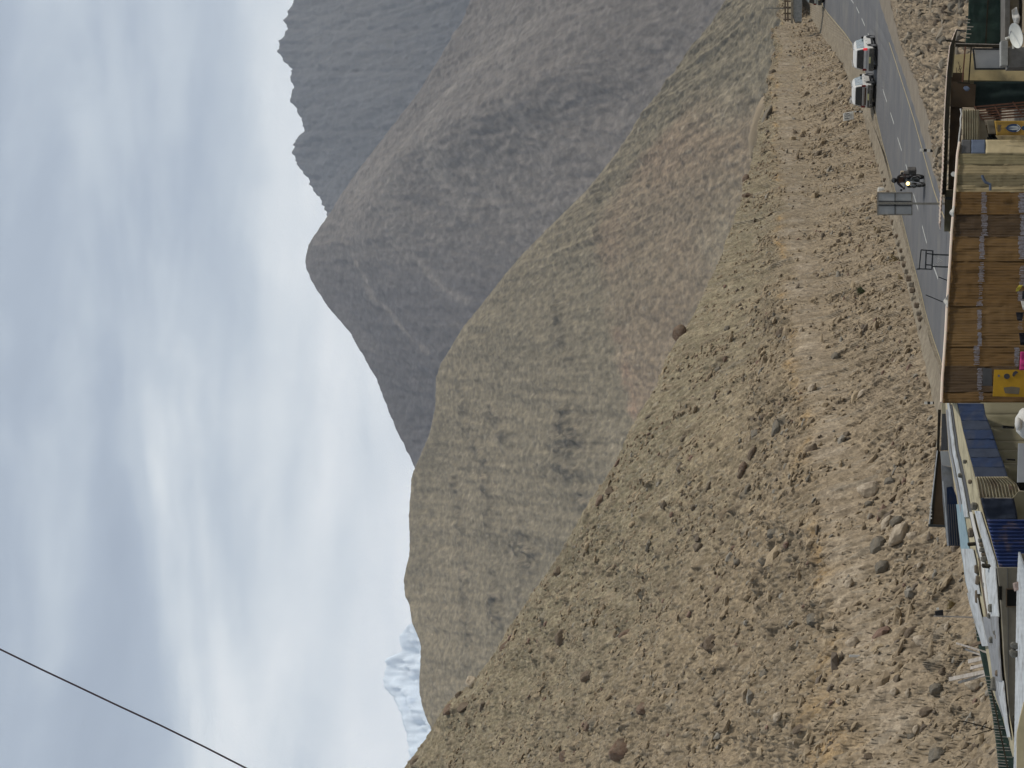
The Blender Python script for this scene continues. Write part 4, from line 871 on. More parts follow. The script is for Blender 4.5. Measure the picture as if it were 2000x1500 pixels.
# white stick on the slope
p, n = on_slope(1674, 1281); m = MB(); m.box((0, 0, 0), (0.10, 0.06, 0.42)); o = m.build('marker_stick', M['white_cloth'], bevel=0.01); o.location = p + Vector((0, -0.1, 0.1))
tag(o, 'short white upright stick on the slope below a pale boulder', 'stick')

# ------------------------------------------------------------------ vehicles
def cyl(m, c, r, wd, n=20):      # wheel-like cylinder, axis along x
    c = Vector(c); return m.tube([c - Vector((wd / 2, 0, 0)), c + Vector((wd / 2, 0, 0))], r, n)
def make_car(label, rear, head, paint, brake=False, dusty=False, group='cars driving up the road'):
    d = Vector(head).normalized(); th = math.atan2(-d.x, d.y); c = Vector(rear) + d * 2.15
    t = thing('suv_car', label, 'car', c, group, th)
    st = [(-2.20, .93, 1.04, 0), (-2.13, .97, 1.60, 1), (-1.85, 1, 1.77, 1), (-0.6, 1, 1.81, 1), (0.35, 1, 1.78, 1), (0.78, 1, 1.66, 1), (1.28, .99, 1.10, .1), (1.9, .96, 1.0, 0), (2.16, .88, .84, 0)]
    m = MB(); rings = []
    for y, ws, zr, g_ in st:
        rw = .84 - .10 * g_; bz = min(1.0, zr - .05)
        half = [(.0, .30), (.80 * ws, .30), (.90 * ws, .42), (.915 * ws, .80), (.90 * ws, bz), (rw * ws, zr - .05), ((rw - .10) * ws, zr), (0, zr + .02)]
        rings.append([(x, y, z) for x, z in half] + [(-x, y, z) for x, z in half[-2:0:-1]])
    n = len(rings[0]); vs = [p for r in rings for p in r]
    fs = [(i * n + j, i * n + (j + 1) % n, (i + 1) * n + (j + 1) % n, (i + 1) * n + j) for i in range(len(rings) - 1) for j in range(n)]
    fs += [tuple(range(n)), tuple((len(rings) - 1) * n + j for j in range(n))[::-1]]
    m.add(vs, fs); b = m.build('body', paint, t, local=True, bevel=0.02)
    sx = lambda z: .905 + (.74 - .90) * (z - 1.0) / .76
    for s_ in (-1, 1):
        for y0, y1, y0t, y1t in ((-2.0, -1.2, -1.88, -1.2), (-1.12, -.22, -1.12, -.22), (-.14, 1.02, -.14, .62)):
            m = MB(); m.prism([(s_ * (sx(1.05) + .004), y0, 1.05), (s_ * (sx(1.05) + .004), y1, 1.05), (s_ * (sx(1.62) + .004), y1t, 1.62), (s_ * (sx(1.62) + .004), y0t, 1.62)], (-s_ * .03, 0, 0))
            m.build('side_window', M['glass_lit'], t, local=True)
        for yw in (-1.33, 1.36):
            m = MB(); cyl(m, (s_ * .80, yw, .35), .35, .24, 22); wl = m.build('wheel', M['tyre'], t, local=True, smooth=False)
            m = MB(); cyl(m, (s_ * .915, yw, .35), .20, .03, 14); o = m.build('rim', M['steel'], wl, local=True)
            m = MB(); cyl(m, (s_ * .895, yw, .40), .43, .06, 22); m.build('wheel_arch', M['black'], t, local=True)
        m = MB(); m.box((s_ * .80, -2.20, .98), (.16, .10, .30)); m.build('tail_light', M['tail_lit'] if brake and s_ > 0 else M['tail_off'], t, local=True, bevel=.015)
        m = MB(); m.tube([(s_ * .66, -1.8, 1.80), (s_ * .66, -1.75, 1.87), (s_ * .66, .2, 1.88), (s_ * .66, .3, 1.81)], .022, 6); m.build('roof_rail', M['steel'], t, local=True)
        m = MB(); m.box((s_ * 1.0, .72, 1.12), (.18, .10, .17)); m.build('mirror', M['black'], t, local=True, bevel=.03)
        for yh in (-.95, .1):
            m = MB(); m.box((s_ * .925, yh, .86), (.02, .18, .035)); m.build('door_handle', M['black'], t, local=True)
        m = MB(); m.box((s_ * .925, -.05, .42), (.05, 2.0, .16)); m.build('side_skirt', M['black'], t, local=True)
        m = MB(); m.box((s_ * .66, 2.10, .80), (.34, .14, .14)); m.build('headlight', M['glass_lit'], t, local=True, bevel=.02)
    m = MB(); m.prism([(-.78, -2.205, 1.07), (.78, -2.205, 1.07), (.66, -2.145, 1.57), (-.66, -2.145, 1.57)], (0, .03, 0)); m.build('rear_window', M['glass'], t, local=True)
    m = MB(); m.prism([(-.76, 1.20, 1.12), (.76, 1.20, 1.12), (.64, .84, 1.62), (-.64, .84, 1.62)], (0, .012, .012)); m.build('windscreen', M['glass'], t, local=True)
    m = MB(); m.box((0, -2.24, .50), (1.76, .20, .36)); m.build('rear_bumper', M['dirty'], t, local=True, bevel=.04)
    m = MB(); m.box((0, 2.16, .50), (1.7, .18, .32)); m.build('front_bumper', M['black'], t, local=True, bevel=.04)
    m = MB(); m.box((-.02, -2.35, .62), (.50, .02, .13)); m.build('number_plate', M['plate'], t, local=True)
    m = MB(); m.box((0, -2.225, .84), (1.35, .03, .12)); m.build('tailgate_trim', M['brown'] if dusty else M['sign_blank'], t, local=True)
    if dusty:
        m = MB(); m.box((0, -2.36, .50), (1.5, .05, .05)); m.box((-.6, -2.36, .42), (.05, .05, .2)); m.box((.6, -2.36, .42), (.05, .05, .2)); m.build('bumper_guard', M['steel'], t, local=True)
        m = MB(); m.box((0, -2.23, .98), (1.5, .04, .10)); m.build('tailgate_strip', M['steel'], t, local=True)
    return t
hd2 = (G(1690, 150) - G(1713, 236)); hd1 = hd2.copy()
def yawed(v, deg): return Matrix.Rotation(R(-deg), 3, 'Z') @ Vector((v.x, v.y, 0))
base_dir = Vector((0, 1, 0))
make_car('white car with a steel rear bar, last in the queue behind another white car', G(1711.5, 188), yawed(base_dir, 20), M['white_paint'], dusty=True)
make_car('white car with glowing brake light and yellow plate, ahead of the dusty white car', G(1714.5, 116), yawed(base_dir, 22), M['white_paint'], brake=True)
make_car('pale green car cut off by the frame edge at the bend of the road', G(1611, 2) + Vector((0.4, 0, 0)), yawed(base_dir, 40), M['green_paint'])

# motorcycle
bp_ = G(1806, 353); hb2 = yawed(Vector((0, -1, 0)), 22)
thb = math.atan2(-hb2.x, hb2.y)
t = thing('motorcycle', 'loaded black touring motorcycle with lit round headlamp riding towards the viewer', 'motorcycle', bp_, None, thb)
for yw, nm in ((.70, 0), (-.68, 1)):
    m = MB()
    ring = [Vector((0, yw + .29 * math.cos(a), .33 + .29 * math.sin(a))) for a in np.linspace(0, 2 * math.pi, 21)]
    m.tube(ring, .065, 7); wl = m.build('wheel', M['tyre'], t, local=True)
    m = MB(); cyl(m, (0, yw, .33), .12, .12, 10)
    for k in range(8): a = k * math.pi / 4; m.beam((0, yw, .33), (0, yw + .27 * math.cos(a), .33 + .27 * math.sin(a)), .012, .012)
    m.build('rim', M['steel'], wl, local=True)
    m = MB(); arc = [Vector((0, yw + .37 * math.cos(a), .33 + .37 * math.sin(a))) for a in np.linspace(.5, 2.6, 8)]
    m.tube(arc, .06, 6); m.build('mudguard', M['dark_steel'], t, local=True)
m = MB()
for s_ in (-1, 1): m.tube([(s_ * .09, .70, .33), (s_ * .09, .42, .98)], .025, 6)
m.build('fork', M['steel'], t, local=True)
m = MB(); m.tube([(-.42, .22, 1.06), (-.2, .36, 1.04), (.2, .36, 1.04), (.42, .22, 1.06)], .018, 6); m.build('handlebar', M['black'], t, local=True)
m = MB(); m.tube([(0, .42, .90), (0, .55, .90)], .09, 16, .115); hl = m.build('headlamp', M['black'], t, local=True)
m = MB(); m.tube([(0, .552, .90), (0, .575, .90)], .105, 16, .07); m.build('lamp_glass', M['lamp_lit'], hl, local=True)
m = MB(); m.tube([(0, -.12, .84), (0, .02, .90), (0, .2, .90), (0, .32, .86)], .15, 10, .09); m.build('fuel_tank', M['dark_steel'], t, local=True, smooth=True)
m = MB(); m.box((0, -.40, .80), (.27, .72, .10)); m.build('seat', M['black'], t, local=True, bevel=.03)
m = MB(); m.box((0, .05, .48), (.36, .55, .40)); m.box((0, .40, .72), (.30, .22, .30)); m.tube([(0, .1, .55), (0, .16, .80)], .09, 8); m.build('engine', M['dark_steel'], t, local=True, bevel=.02)
m = MB(); m.tube([(.0, .62, .80), (0, -.1, .42), (0, -.68, .33)], .03, 6); m.tube([(0, .35, .95), (0, -.1, .75), (0, -.75, .72)], .03, 6); m.build('frame', M['black'], t, local=True)
m = MB(); m.tube([(.16, .2, .45), (.2, .1, .27), (.2, -.75, .34)], .04, 8); m.build('exhaust', M['steel'], t, local=True)
for s_ in (-1, 1):
    m = MB(); m.box((s_ * .36, -.60, .66), (.30, .56, .46)); m.build('pannier', M['bag'], t, local=True, bevel=.05)
    m = MB(); m.tube([(s_ * .40, .25, 1.06), (s_ * .44, .24, 1.2)], .01, 5); m.tube([(s_ * .46, .23, 1.22), (s_ * .46, .21, 1.22)], .06, 10); m.build('mirror', M['black'], t, local=True)
    lp = [Vector((s_ * (.12 + .20 * math.sin(a)), .30, .55 + .20 * math.cos(a))) for a in np.linspace(0, math.pi, 9)]
    m = MB(); m.tube(lp, .016, 6); m.build('crash_guard', M['steel'], t, local=True)
m = MB(); m.box((0, -.66, .98), (.58, .40, .30)); m.build('top_bag', M['bag'], t, local=True, bevel=.06)
m = MB(); m.tube([(-.3, -.72, 1.15), (.3, -.72, 1.15)], .10, 10); m.build('bed_roll', M['tan'], t, local=True)
m = MB(); m.box((0, .60, .74), (.2, .015, .11)); m.build('number_plate', M['white_cloth'], t, local=True)
# rider
def skin_body(name, verts, edges, radii, m, sub=1):
    me = bpy.data.meshes.new(name); me.from_pydata(verts, edges, []); me.update()
    o = bpy.data.objects.new(name, me); COL.objects.link(o); me.materials.append(m)
    md = o.modifiers.new('Skin', 'SKIN'); md.use_smooth_shade = True
    if not me.skin_vertices: bpy.context.view_layer.objects.active = o
    for i, r in enumerate(radii): me.skin_vertices[0].data[i].radius = r if isinstance(r, tuple) else (r, r); 
    me.skin_vertices[0].data[0].use_root = True
    ms = o.modifiers.new('Sub', 'SUBSURF'); ms.levels = sub; ms.render_levels = sub
    return o
vs = [(0, -.30, .93), (0, -.24, 1.10), (0, -.16, 1.28), (0, -.10, 1.40), (0, -.06, 1.47), (0, -.02, 1.58)]; rd = [(.17, .13), (.15, .12), (.18, .13), (.12, .09), (.055, .055), (.09, .10)]
ed = [(0, 1), (1, 2), (2, 3), (3, 4), (4, 5)]
for s_ in (-1, 1):
    k = len(vs); vs += [(s_ * .19, -.11, 1.38), (s_ * .33, .02, 1.20), (s_ * .37, .17, 1.10), (s_ * .37, .23, 1.085)]; rd += [.075, .058, .042, .04]; ed += [(3, k), (k, k + 1), (k + 1, k + 2), (k + 2, k + 3)]
    k = len(vs); vs += [(s_ * .12, -.26, .90), (s_ * .20, -.02, .88), (s_ * .26, .20, .84), (s_ * .25, .08, .60), (s_ * .23, -.02, .38), (s_ * .23, .14, .31)]; rd += [.10, .095, .07, .058, .045, .045]
    ed += [(0, k), (k, k + 1), (k + 1, k + 2), (k + 2, k + 3), (k + 3, k + 4), (k + 4, k + 5)]
try:
    rider = skin_body('person', vs, ed, rd, M['jacket'])
except Exception as ex:
    me = rider = None; raise
rider.location = bp_; rider.rotation_euler = (0, 0, thb)
tag(rider, 'rider in dark jacket and black helmet leaning over the motorcycle handlebar', 'person')
m = MB(); bmh = bmesh.new(); bmesh.ops.create_uvsphere(bmh, u_segments=16, v_segments=12, radius=.150)
for v in bmh.verts: v.co = Vector((v.co.x * .92, v.co.y * 1.1, v.co.z * 1.02)) + Vector((0, 0, 1.60))
m.add([tuple(v.co) for v in bmh.verts], [tuple(v.index for v in f.verts) for f in bmh.faces]); bmh.free(); m.build('helmet', M['black'], rider, local=True, smooth=True)
m = MB(); m.tube([(-.10, .10, 1.60), (0, .168, 1.61), (.10, .10, 1.60)], .045, 8); m.build('visor', M['glass'], rider, local=True)
for s_ in (-1, 1):
    m = MB(); m.box((s_ * .37, .245, 1.09), (.085, .06, .05))
    for k, ln in enumerate((.030, .036, .034, .026)):
        x_ = s_ * (.337 + k * .022); m.tube([(x_, .262, 1.10), (x_, .262 + ln, 1.085), (x_, .255 + ln, 1.045), (x_, .245, 1.035)], .011, 6)
    m.tube([(s_ * .325, .235, 1.085), (s_ * .318, .262, 1.055), (s_ * .325, .268, 1.035)], .012, 6)
    m.build('glove', M['brown'], rider, local=True)
m = MB(); m.prism([(-.15, .0, 1.36), (.15, .0, 1.36), (.13, -.09, 1.10), (-.13, -.09, 1.10)], (0, .012, 0)); m.build('chest_panel', M['brown'], rider, local=True)

# ------------------------------------------------------------------ road furniture
def empty_at(name, label, cat, x, y, D, group=None): return thing(name, label, cat, W(x, y, D), group)
def part(name, t, px, D, th, m, **kw): return slab(px, D, th).build(name, m, t, **kw)
def seg(m, a, b, D, w_, h_=None, D2=None): return m.beam(W(a[0], a[1], D), W(b[0], b[1], D2 or D), w_, h_ or w_)
b_ = G(1851, 397); Dsg = b_.y
t = thing('road_sign', 'tall grey roadside signboard on a pole, seen from behind', 'road sign', b_)
part('panel', t, rect(1715, 1781, 377, 419), Dsg, .02, M['grey_sheet'])
for a, b in (((1714, 376.5), (1781, 376.5)), ((1714, 419), (1781, 419.5)), ((1714, 376), (1714, 420)), ((1781, 376), (1781, 420))):
    seg(MB(), a, b, Dsg - .02, .05).build('frame_bar', M['pole_grey'], t)
for x0 in (1748,): seg(MB(), (x0, 378), (x0, 418.5), Dsg - .035, .05, .03).build('cross_bar', M['dark_steel'], t)
for y0 in (393, 401.5): seg(MB(), (1716, y0), (1780, y0 + .3), Dsg - .03, .035, .03).build('stiffener', M['dark_steel'], t)
m = MB(); m.beam(W(1715, 397, Dsg - .07), Vector((W(1856, 398, Dsg - .07).x, Dsg - .07, -.1)), .09, .09); m.build('post', M['pole_grey'], t)
m = MB(); m.tube([G(1746, 374) , G(1746, 374) + Vector((.0, 0, .05))], .3, 8)
p = G(1737, 371.5); m = MB(); m.box((0, 0, 0), (.35, .3, .9)); o = m.build('marker_stone', M['white_wash'], bevel=.06); o.location = p + Vector((0, 0, .35)); tag(o, 'whitewashed roadside stone by the top corner of the grey signboard', 'marker stone')

Df = 99.0
t = thing('empty_sign_stand', 'empty black steel sign frame on two legs at the road edge', 'sign frame', G(1858, 510))
for a, b, w_ in (((1799, 488), (1822, 490), .05), ((1822, 489), (1820, 527), .06), ((1820, 526), (1795, 525), .05), ((1799, 488), (1795, 527), .05), ((1809, 489), (1807.5, 526), .06), ((1809, 495), (1822, 496.5), .05), ((1808, 517), (1821, 518), .05), ((1794, 525), (1790, 526), .05)):
    seg(MB(), a, b, Df, w_).build('bar', M['dark_steel'], t)
for y0 in (497, 520.5): seg(MB(), (1821, y0), (1862, y0 + 1.5), Df, .06).build('leg', M['dark_steel'], t)
m = MB(); pts = [W(1826 + 0 * a, 497 + a, Df + .05) + Vector((0, 0, -.32 + .32 * abs(math.cos(a / 23 * math.pi)))) for a in np.linspace(0, 23, 9)]; m.tube(pts, .018, 6); m.build('wire_loop', M['white_wash'], t)
for (a, b, lb) in (((1833, 541), (1856, 550), 'short thin dark rod leaning over the shack roof beside the empty frame'), ((1808, 576), (1842, 590), 'longer thin dark rod leaning over the road from the shack roof')):
    o = seg(MB(), a, b, 84, .035).build('metal_rod', M['dark_steel']); tag(o, lb, 'rod')
def delineator(x0, x1, y, D, label, lean=0.0):
    t = thing('marker_post', label, 'marker post', W(x1, y + lean, D), 'black and white marker posts along the road')
    n = 5
    for k in range(n):
        a = x0 + (x1 - x0) * k / n; b = x0 + (x1 - x0) * (k + 1) / n
        seg(MB(), (a, y + lean * k / n), (b, y + lean * (k + 1) / n), D, .13).build('black_band' if k % 2 else 'white_band', M['black'] if k % 2 else M['white_wash'], t)
delineator(1797, 1830, 293, G(1830, 295).y, 'black and white marker post on the near road edge ahead of the motorcycle', 2)
delineator(1668, 1692, 218, on_slope(1692, 218)[0].y - .3, 'black and white marker post beside the white milestone')
delineator(1806, 1832, 787, on_slope(1832, 787)[0].y - .3, 'black and white marker post above the blue tarpaulins')
pm, nn = on_slope(1667, 227)
t = thing('milestone', 'whitewashed square milestone with dark lettering beside the parked looking cars', 'milestone', pm)
t['label'] = 'whitewashed square milestone with faded dark lettering behind the last white car'
Dm = pm.y - .6
part('stone_slab', t, [(1647, 221), (1667, 217), (1668, 233), (1647.5, 237)], Dm, .22, M['white_wash'], bevel=.02)
m = MB()
for x0, y0, x1, y1 in ((1650, 232, 1659, 231), (1650, 232, 1650, 229), (1654.5, 231.5, 1654.5, 229), (1650, 227, 1659, 226), (1650, 227, 1650, 224.5), (1659, 226, 1659, 223.5), (1650, 222.5, 1659, 221.5), (1654, 224.5, 1655, 221), (1662, 231, 1662, 222)):
    m.beam(W(x0, y0, Dm - .01), W(x1, y1, Dm - .01), .035, .02)
m.build('lettering', M['ink'], t)
# far roadside structures at the top of the photo
Dk = 238.0
t = thing('retaining_wall', 'small grey concrete retaining wall on the skyline by the road bend', 'wall', W(1566, 0, Dk))
part('wall', t, [(1549, -80), (1549, 30), (1553, 42), (1566, 42), (1568, -80)], Dk, 1.2, M['pale_concrete'])
part('coping', t, [(1545, -80), (1545, 40), (1548.6, 42), (1548.6, -80)], Dk - .2, 1.5, M['kerb'])
t = thing('timber_fence', 'low brown timber rail fence above the far retaining wall', 'fence', W(1545, 0, Dk + 1.6))
for k, y0 in enumerate(range(-70, 45, 12)): seg(MB(), (1530, y0), (1546, y0 + .4), Dk + 1.6, .13).build('post', M['timber_dark'], t)
for x0 in (1532.5, 1537.5): seg(MB(), (x0, -75), (x0 + 1.5, 42), Dk + 1.5, .06, .16).build('rail', M['timber_dark'], t)
o = seg(MB(), (1495, 16), (1545, 16), Dk + 2, .11).build('utility_pole', M['pole_grey']); tag(o, 'thin pale pole standing on the skyline by the far fence', 'pole')

# power cable across the sky
m = MB(); cpx = [(-260, 1150), (-120, 1212), (0, 1268), (80, 1307), (150, 1340), (230, 1378), (310, 1415), (400, 1459), (480, 1500), (620, 1575), (760, 1660)]
m.tube([W(x, y, 34) for x, y in cpx], .014, 8); o = m.build('power_cable', M['cable']); tag(o, 'dark twisted cable crossing the cloudy sky', 'cable')

# ------------------------------------------------------------------ shacks
def lerp(a, b, t): return a + (b - a) * t
def cloth(name, t, top, bot, y0, y1, Dfn, m, nu=14, nv=30, amp=.035, seed=0.0, off=0.0, ribs=0, ribamp=0.0, ribdir='u', dbot=0.0, lab=None):
    """hanging sheet between photo y0..y1; top(y), bot(y) give photo x of its edges"""
    ys = np.linspace(y0, y1, nu + 1); T = np.linspace(0, 1, nv + 1)
    xt = np.array([top(q) for q in ys]); xb_ = np.array([bot(q) for q in ys])
    XX = xt[None] * (1 - T[:, None]) + xb_[None] * T[:, None]; YY = np.broadcast_to(ys[None], XX.shape)
    D = np.array([Dfn(q) for q in ys])[None] + dbot * T[:, None]
    a = amp * (fbm(YY * .055 + seed, XX * .013 + seed, 3) * 1.6 + .5 * fbm(YY * .02 + seed, XX * .12, 3))
    if ribs: a = a + ribamp * np.sin(2 * np.pi * ribs * ((YY - y0) / (y1 - y0) if ribdir == 'u' else T[:, None] + 0 * YY))
    D = D - a - off
    rr = rays(XX.ravel(), YY.ravel()) * D.ravel()[:, None] + np.array(CAMP)
    mb = MB(); mb.v = [tuple(p) for p in rr]; n = nu + 1
    mb.f = [(j * n + i, j * n + i + 1, (j + 1) * n + i + 1, (j + 1) * n + i) for j in range(nv) for i in range(nu)]
    o = mb.build(name, m, t, smooth=True, solid=.008)
    if lab: o['label'] = lab
    return o
lin = lambda pts: (lambda q: float(np.interp(q, [p[0] for p in pts], [p[1] for p in pts])))
con = lambda v: (lambda q: v)
BOT = 2046

# --- right end: net fence, ledge, dish
t = empty_at('net_fence', 'dark green shade net fence behind the satellite dish', 'fence', 1966, 20, 86)
cloth('net', t, lin([(-80, 1893), (30, 1891), (60, 1888), (88, 1885)]), con(1964), -80, 88, con(86), M['green_net'], 30, 26, .05, 1.2)
seg(MB(), (1934, -80), (1925, 88), 85.9, .05).build('rail', M['black_wood'], t)
for y0 in (-70, -30, 33, 84): seg(MB(), (1886, y0), (1966, y0 + 1), 86.1, .06).build('post', M['dark_steel'], t)
for y0, l in ((38, 8), (44, 7), (52, 14), (57, 9), (66, 10), (73, 7)): seg(MB(), (1887, y0), (1887 + l, y0 + .3), 85.8, .03).build('stick', M['timber'], t)
t = empty_at('concrete_ledge', 'grey concrete ledge running under the green net fence', 'ledge', 1990, 20, 84)
part('slab', t, [(1963, -80), (1963, 78), (1972, 79), (1974, -80)], 84, 1.6, M['concrete'])
part('face', t, [(1972.5, -80), (1971, 79), (1990, 82), (1990, -80)], 84.2, 1.4, M['greybrown'])
t = empty_at('concrete_pier', 'pale concrete pier behind the white satellite dish', 'pier', 2000, 105, 77)
part('pier', t, rect(1955, 1969, 79, 128), 77, .5, M['pale_concrete'], bevel=.01)
part('base_block', t, rect(1969.3, 2040, 92, 131), 77.1, .9, M['concrete'], bevel=.01)
# dish
dc = W(1989, 68, 75); t = thing('satellite_dish', 'white satellite dish tilted on a mount beside the concrete pier', 'satellite dish', W(2004, 70, 75))
m = MB(); ax = Vector((-.32, -.40, .86)).normalized(); e1 = ax.cross(Vector((0, 0, 1))).normalized(); e2 = ax.cross(e1)
for side in (0, .02):
    k = len(m.v); vs_ = []
    for i in range(7):
        for j in range(24):
            r = .42 * i / 6; a = j * math.pi / 12; vs_.append(dc + e1 * r * math.cos(a) + e2 * r * math.sin(a) * .92 + ax * (r * r * .55 - side))
    fs_ = [(i * 24 + j, i * 24 + (j + 1) % 24, (i + 1) * 24 + (j + 1) % 24, (i + 1) * 24 + j) for i in range(6) for j in range(24)]
    m.add(vs_, fs_)
m.build('reflector', M['dish'], t, smooth=True)
m = MB(); m.tube([dc - e2 * .38, dc + ax * .38], .018, 6); m.build('feed_arm', M['steel'], t)
m = MB(); m.tube([dc + ax * .36, dc + ax * .48], .04, 10); m.build('receiver', M['dish'], t)
m = MB(); m.tube([dc - ax * .02, dc - ax * .15 - Vector((0, 0, .1)), Vector((dc.x, dc.y + .2, dc.z - 1.2))], .03, 8); m.build('mast', M['steel'], t)
t = empty_at('white_sheet', 'crumpled white sheet draped on the ledge beside the dish', 'sheet', 1992, 25, 76)
cloth('sheet', t, lin([(14, 1984), (20, 1976), (34, 1977), (46, 1981)]), lin([(14, 1986), (26, 1989), (34, 1993), (46, 1990)]), 14, 46, con(76), M['white_cloth'], 10, 8, .12, 4.2)
o = part('prop_board', None, rect(1977, 1981, 62, 95), 75.6, .05, M['dish']); tag(o, 'narrow white board standing in front of the concrete block', 'board')

# --- dark lean-to roof over the lane side
def eave(q): return float(np.interp(q, [54, 78, 90, 140, 200, 260, 330, 375, 410, 436], [1867.5, 1858, 1854, 1848.5, 1845, 1842, 1839.5, 1836.5, 1834.5, 1833.5]))
t = empty_at('lean_to_roof', 'long dark lean-to roof with a bright ribbed sheet edge', 'roof', 1900, 240, 80)
DE = lin([(54, 82), (436, 78)])
yy = np.linspace(56, 436, 191); m = MB(); vs_ = []
for k, q in enumerate(yy):
    a = W(eave(q), q, DE(q)); rz = .012 * math.sin(k * math.pi / 2.0)
    dp = 1.0 if q < 165 else 3.0
    vs_ += [a + Vector((0, 0, rz)), a + Vector((0, dp, -.085 * dp + rz)), a + Vector((0, dp, -.085 * dp - .03 + rz)), a + Vector((0, 0, -.05 + rz))]
m.add(vs_, [(i * 4 + j, i * 4 + (j + 1) % 4, (i + 1) * 4 + (j + 1) % 4, (i + 1) * 4 + j) for i in range(len(yy) - 1) for j in range(4)] + [(0, 1, 2, 3), tuple(len(vs_) - 4 + j for j in (3, 2, 1, 0))])
m.build('corrugated_sheet', M['pinkwhite'], t)
slab([(eave(q) + 2, q) for q in (58, 78, 90, 140, 200, 260, 330, 380)] + [(1848, 380), (1850, 330), (1852.5, 260), (1855.5, 200), (1859, 140), (1863, 100), (1866, 78), (1869.5, 60)], 79.9, .10).build('shade_band', M['black_wood'], t)  # dark band put in for the shade under the roof sheet
seg(MB(), (1862, 92), (1857, 150), 80.6, .12).build('rafter', M['olive_dark'], t)
seg(MB(), (1869, 59), (1887, 61), 81.5, .05).build('bracket', M['dark_steel'], t)
seg(MB(), (1848, 79), (1885, 84), 81, .06).build('bracket', M['black_wood'], t)
seg(MB(), (1866, 88.5), (1956, 90.5), 80.4, .09).build('post', M['black_wood'], t)
seg(MB(), (1868, 85.5), (1954, 88), 80.9, .05).build('post', M['timber'], t)
seg(MB(), (1846, 387), (1860, 387.5), 79.6, .09).build('post', M['dark_steel'], t)
part('back_board', t, [(1858.5, 142), (1852, 370), (1872.5, 370), (1883, 142)], 81.3, .06, M['brown_board'])
part('end_board', t, [(1846, 371), (1844, 452), (1862, 452), (1872, 371)], 81.2, .06, M['plank_olive'])
part('side_board', t, [(1857.5, 158), (1856, 208), (1904, 210), (1906, 165)], 80.9, .05, M['brown_board'])
o = seg(MB(), (1863, 338), (1863, 338.1), 79, .01).build('tmp', M['steel']); bpy.data.objects.remove(o)
m = MB(); pc_ = W(1862.5, 340, 78.3); m.tube([pc_, pc_ + Vector((0, .03, 0))], .085, 18); o = m.build('round_plate', M['white_wash']); tag(o, 'small pale round plate on the eave of the tarpaulin shelter', 'lamp')  # plain pale round plate, gives no light
m = MB(); cloth_ = None
t = empty_at('hanging_rag', 'pale grey rag hanging on the brown board under the lean-to', 'rag', 1893, 172, 80)
cloth('rag', t, lin([(168, 1884), (172, 1881), (178, 1886)]), lin([(168, 1889), (173, 1895), (178, 1891)]), 168, 178, con(80.2), M['blue_grey'], 6, 6, .05, 3)

# --- yellow house, blank board, rails
t = empty_at('yellow_house', 'yellow plastered house wall behind the blank white board', 'house', BOT, 130, 83)
part('wall', t, [(1864, 107), (1860, 156), (BOT, 159), (BOT, 104), (1900, 104)], 83, 2.5, M['yellow_wall'])
part('roof_edge', t, [(1861, 156.2), (1866, 161), (BOT, 164), (BOT, 159.3)], 82.7, .5, M['olive_dark'])
m = MB()
for a, b in (((1872, 121), (1878, 150)), ((1876, 128), (1872, 138)), ((1868, 132), (1869, 155)), ((1874, 140), (1878, 132))): m.beam(W(*a, 82.6), W(*b, 82.6), .02, .02)
o = m.build('dry_twigs', M['timber_dark']); tag(o, 'bare dark twigs against the yellow wall under the eave', 'twigs')
t = empty_at('blank_board', 'blank grey white noticeboard in a dark frame against the yellow wall', 'noticeboard', 1962, 115, 81)
part('panel', t, [(1904, 97), (1906.5, 133), (1960, 133.5), (1953.5, 97)], 81.2, .05, M['sign_blank'])
for a, b in (((1901, 95.5), (1905, 135)), ((1904, 134.8), (2040, 134.2)), ((1901, 95.7), (1955, 96)), ((1954.5, 96), (1961.5, 134))): seg(MB(), a, b, 81.1, .06).build('frame_bar', M['dark_steel'], t)
t = empty_at('iron_rails', 'two thin rusty iron rails hanging in front of the yellow wall', 'rails', 1890, 160, 80.2)
for x0, x1 in ((1885.5, 1879.5), (1897, 1892)): seg(MB(), (x0, 91), (x1, 161), 80.2, .045).build('rail', M['rust'] if x0 < 1890 else M['black_wood'], t)
seg(MB(), (1870, 161), (1895, 163), 80.2, .05).build('clamp', M['black_wood'], t)

# --- dark green tarpaulin, lattice, beige tin, banner
t = empty_at('tarpaulin_screen', 'very dark green tarpaulin screen between the yellow wall and rusty lattice', 'tarpaulin screen', BOT, 185, 81)
cloth('screen', t, con(1902), con(BOT), 159, 212, con(81.6), M['green_net2'], 14, 24, .06, 2.2)
t = empty_at('iron_lattice', 'rusty red slatted iron grating leaning between dark and yellow tarpaulins', 'grating', BOT, 215, 79)
for k in range(6):
    f = k / 5; seg(MB(), (1903 + 14 * f, 209 + 24 * f), (2040, 196 + 29 * f), 79.2, .05, .03).build('slat', M['rust'], t)
for (a, b) in (((1903, 207), (1919, 234)), ((1943, 208), (1957, 232)), ((1978, 199), (1997, 225)), ((2018, 196), (2035, 222))): seg(MB(), a, b, 79.12, .11, .04).build('cross_bar', M['rust'], t)
t = empty_at('beige_tin_sheet', 'beige corrugated tin sheet leaning under the dark lean-to', 'corrugated sheet', 1912, 245, 79)
cloth('tin_sheet', t, con(1880), con(1912), 214, 273, con(79.0), M['beige_tin'], 20, 64, .02, 5, ribs=7, ribamp=.045, ribdir='v')
part('plain_panel', t, [(1912.5, 229), (1912.5, 273), (1932, 272), (1922, 234)], 79.3, .03, M['greybrown'])
part('upper_panel', t, [(1906, 211), (1906, 229), (1920, 233), (1904, 212)], 79.35, .03, M['slate'])
t = empty_at('pale_rope', 'frayed pale rope hanging along the beige tin sheet', 'rope', 1880, 220, 78.6)
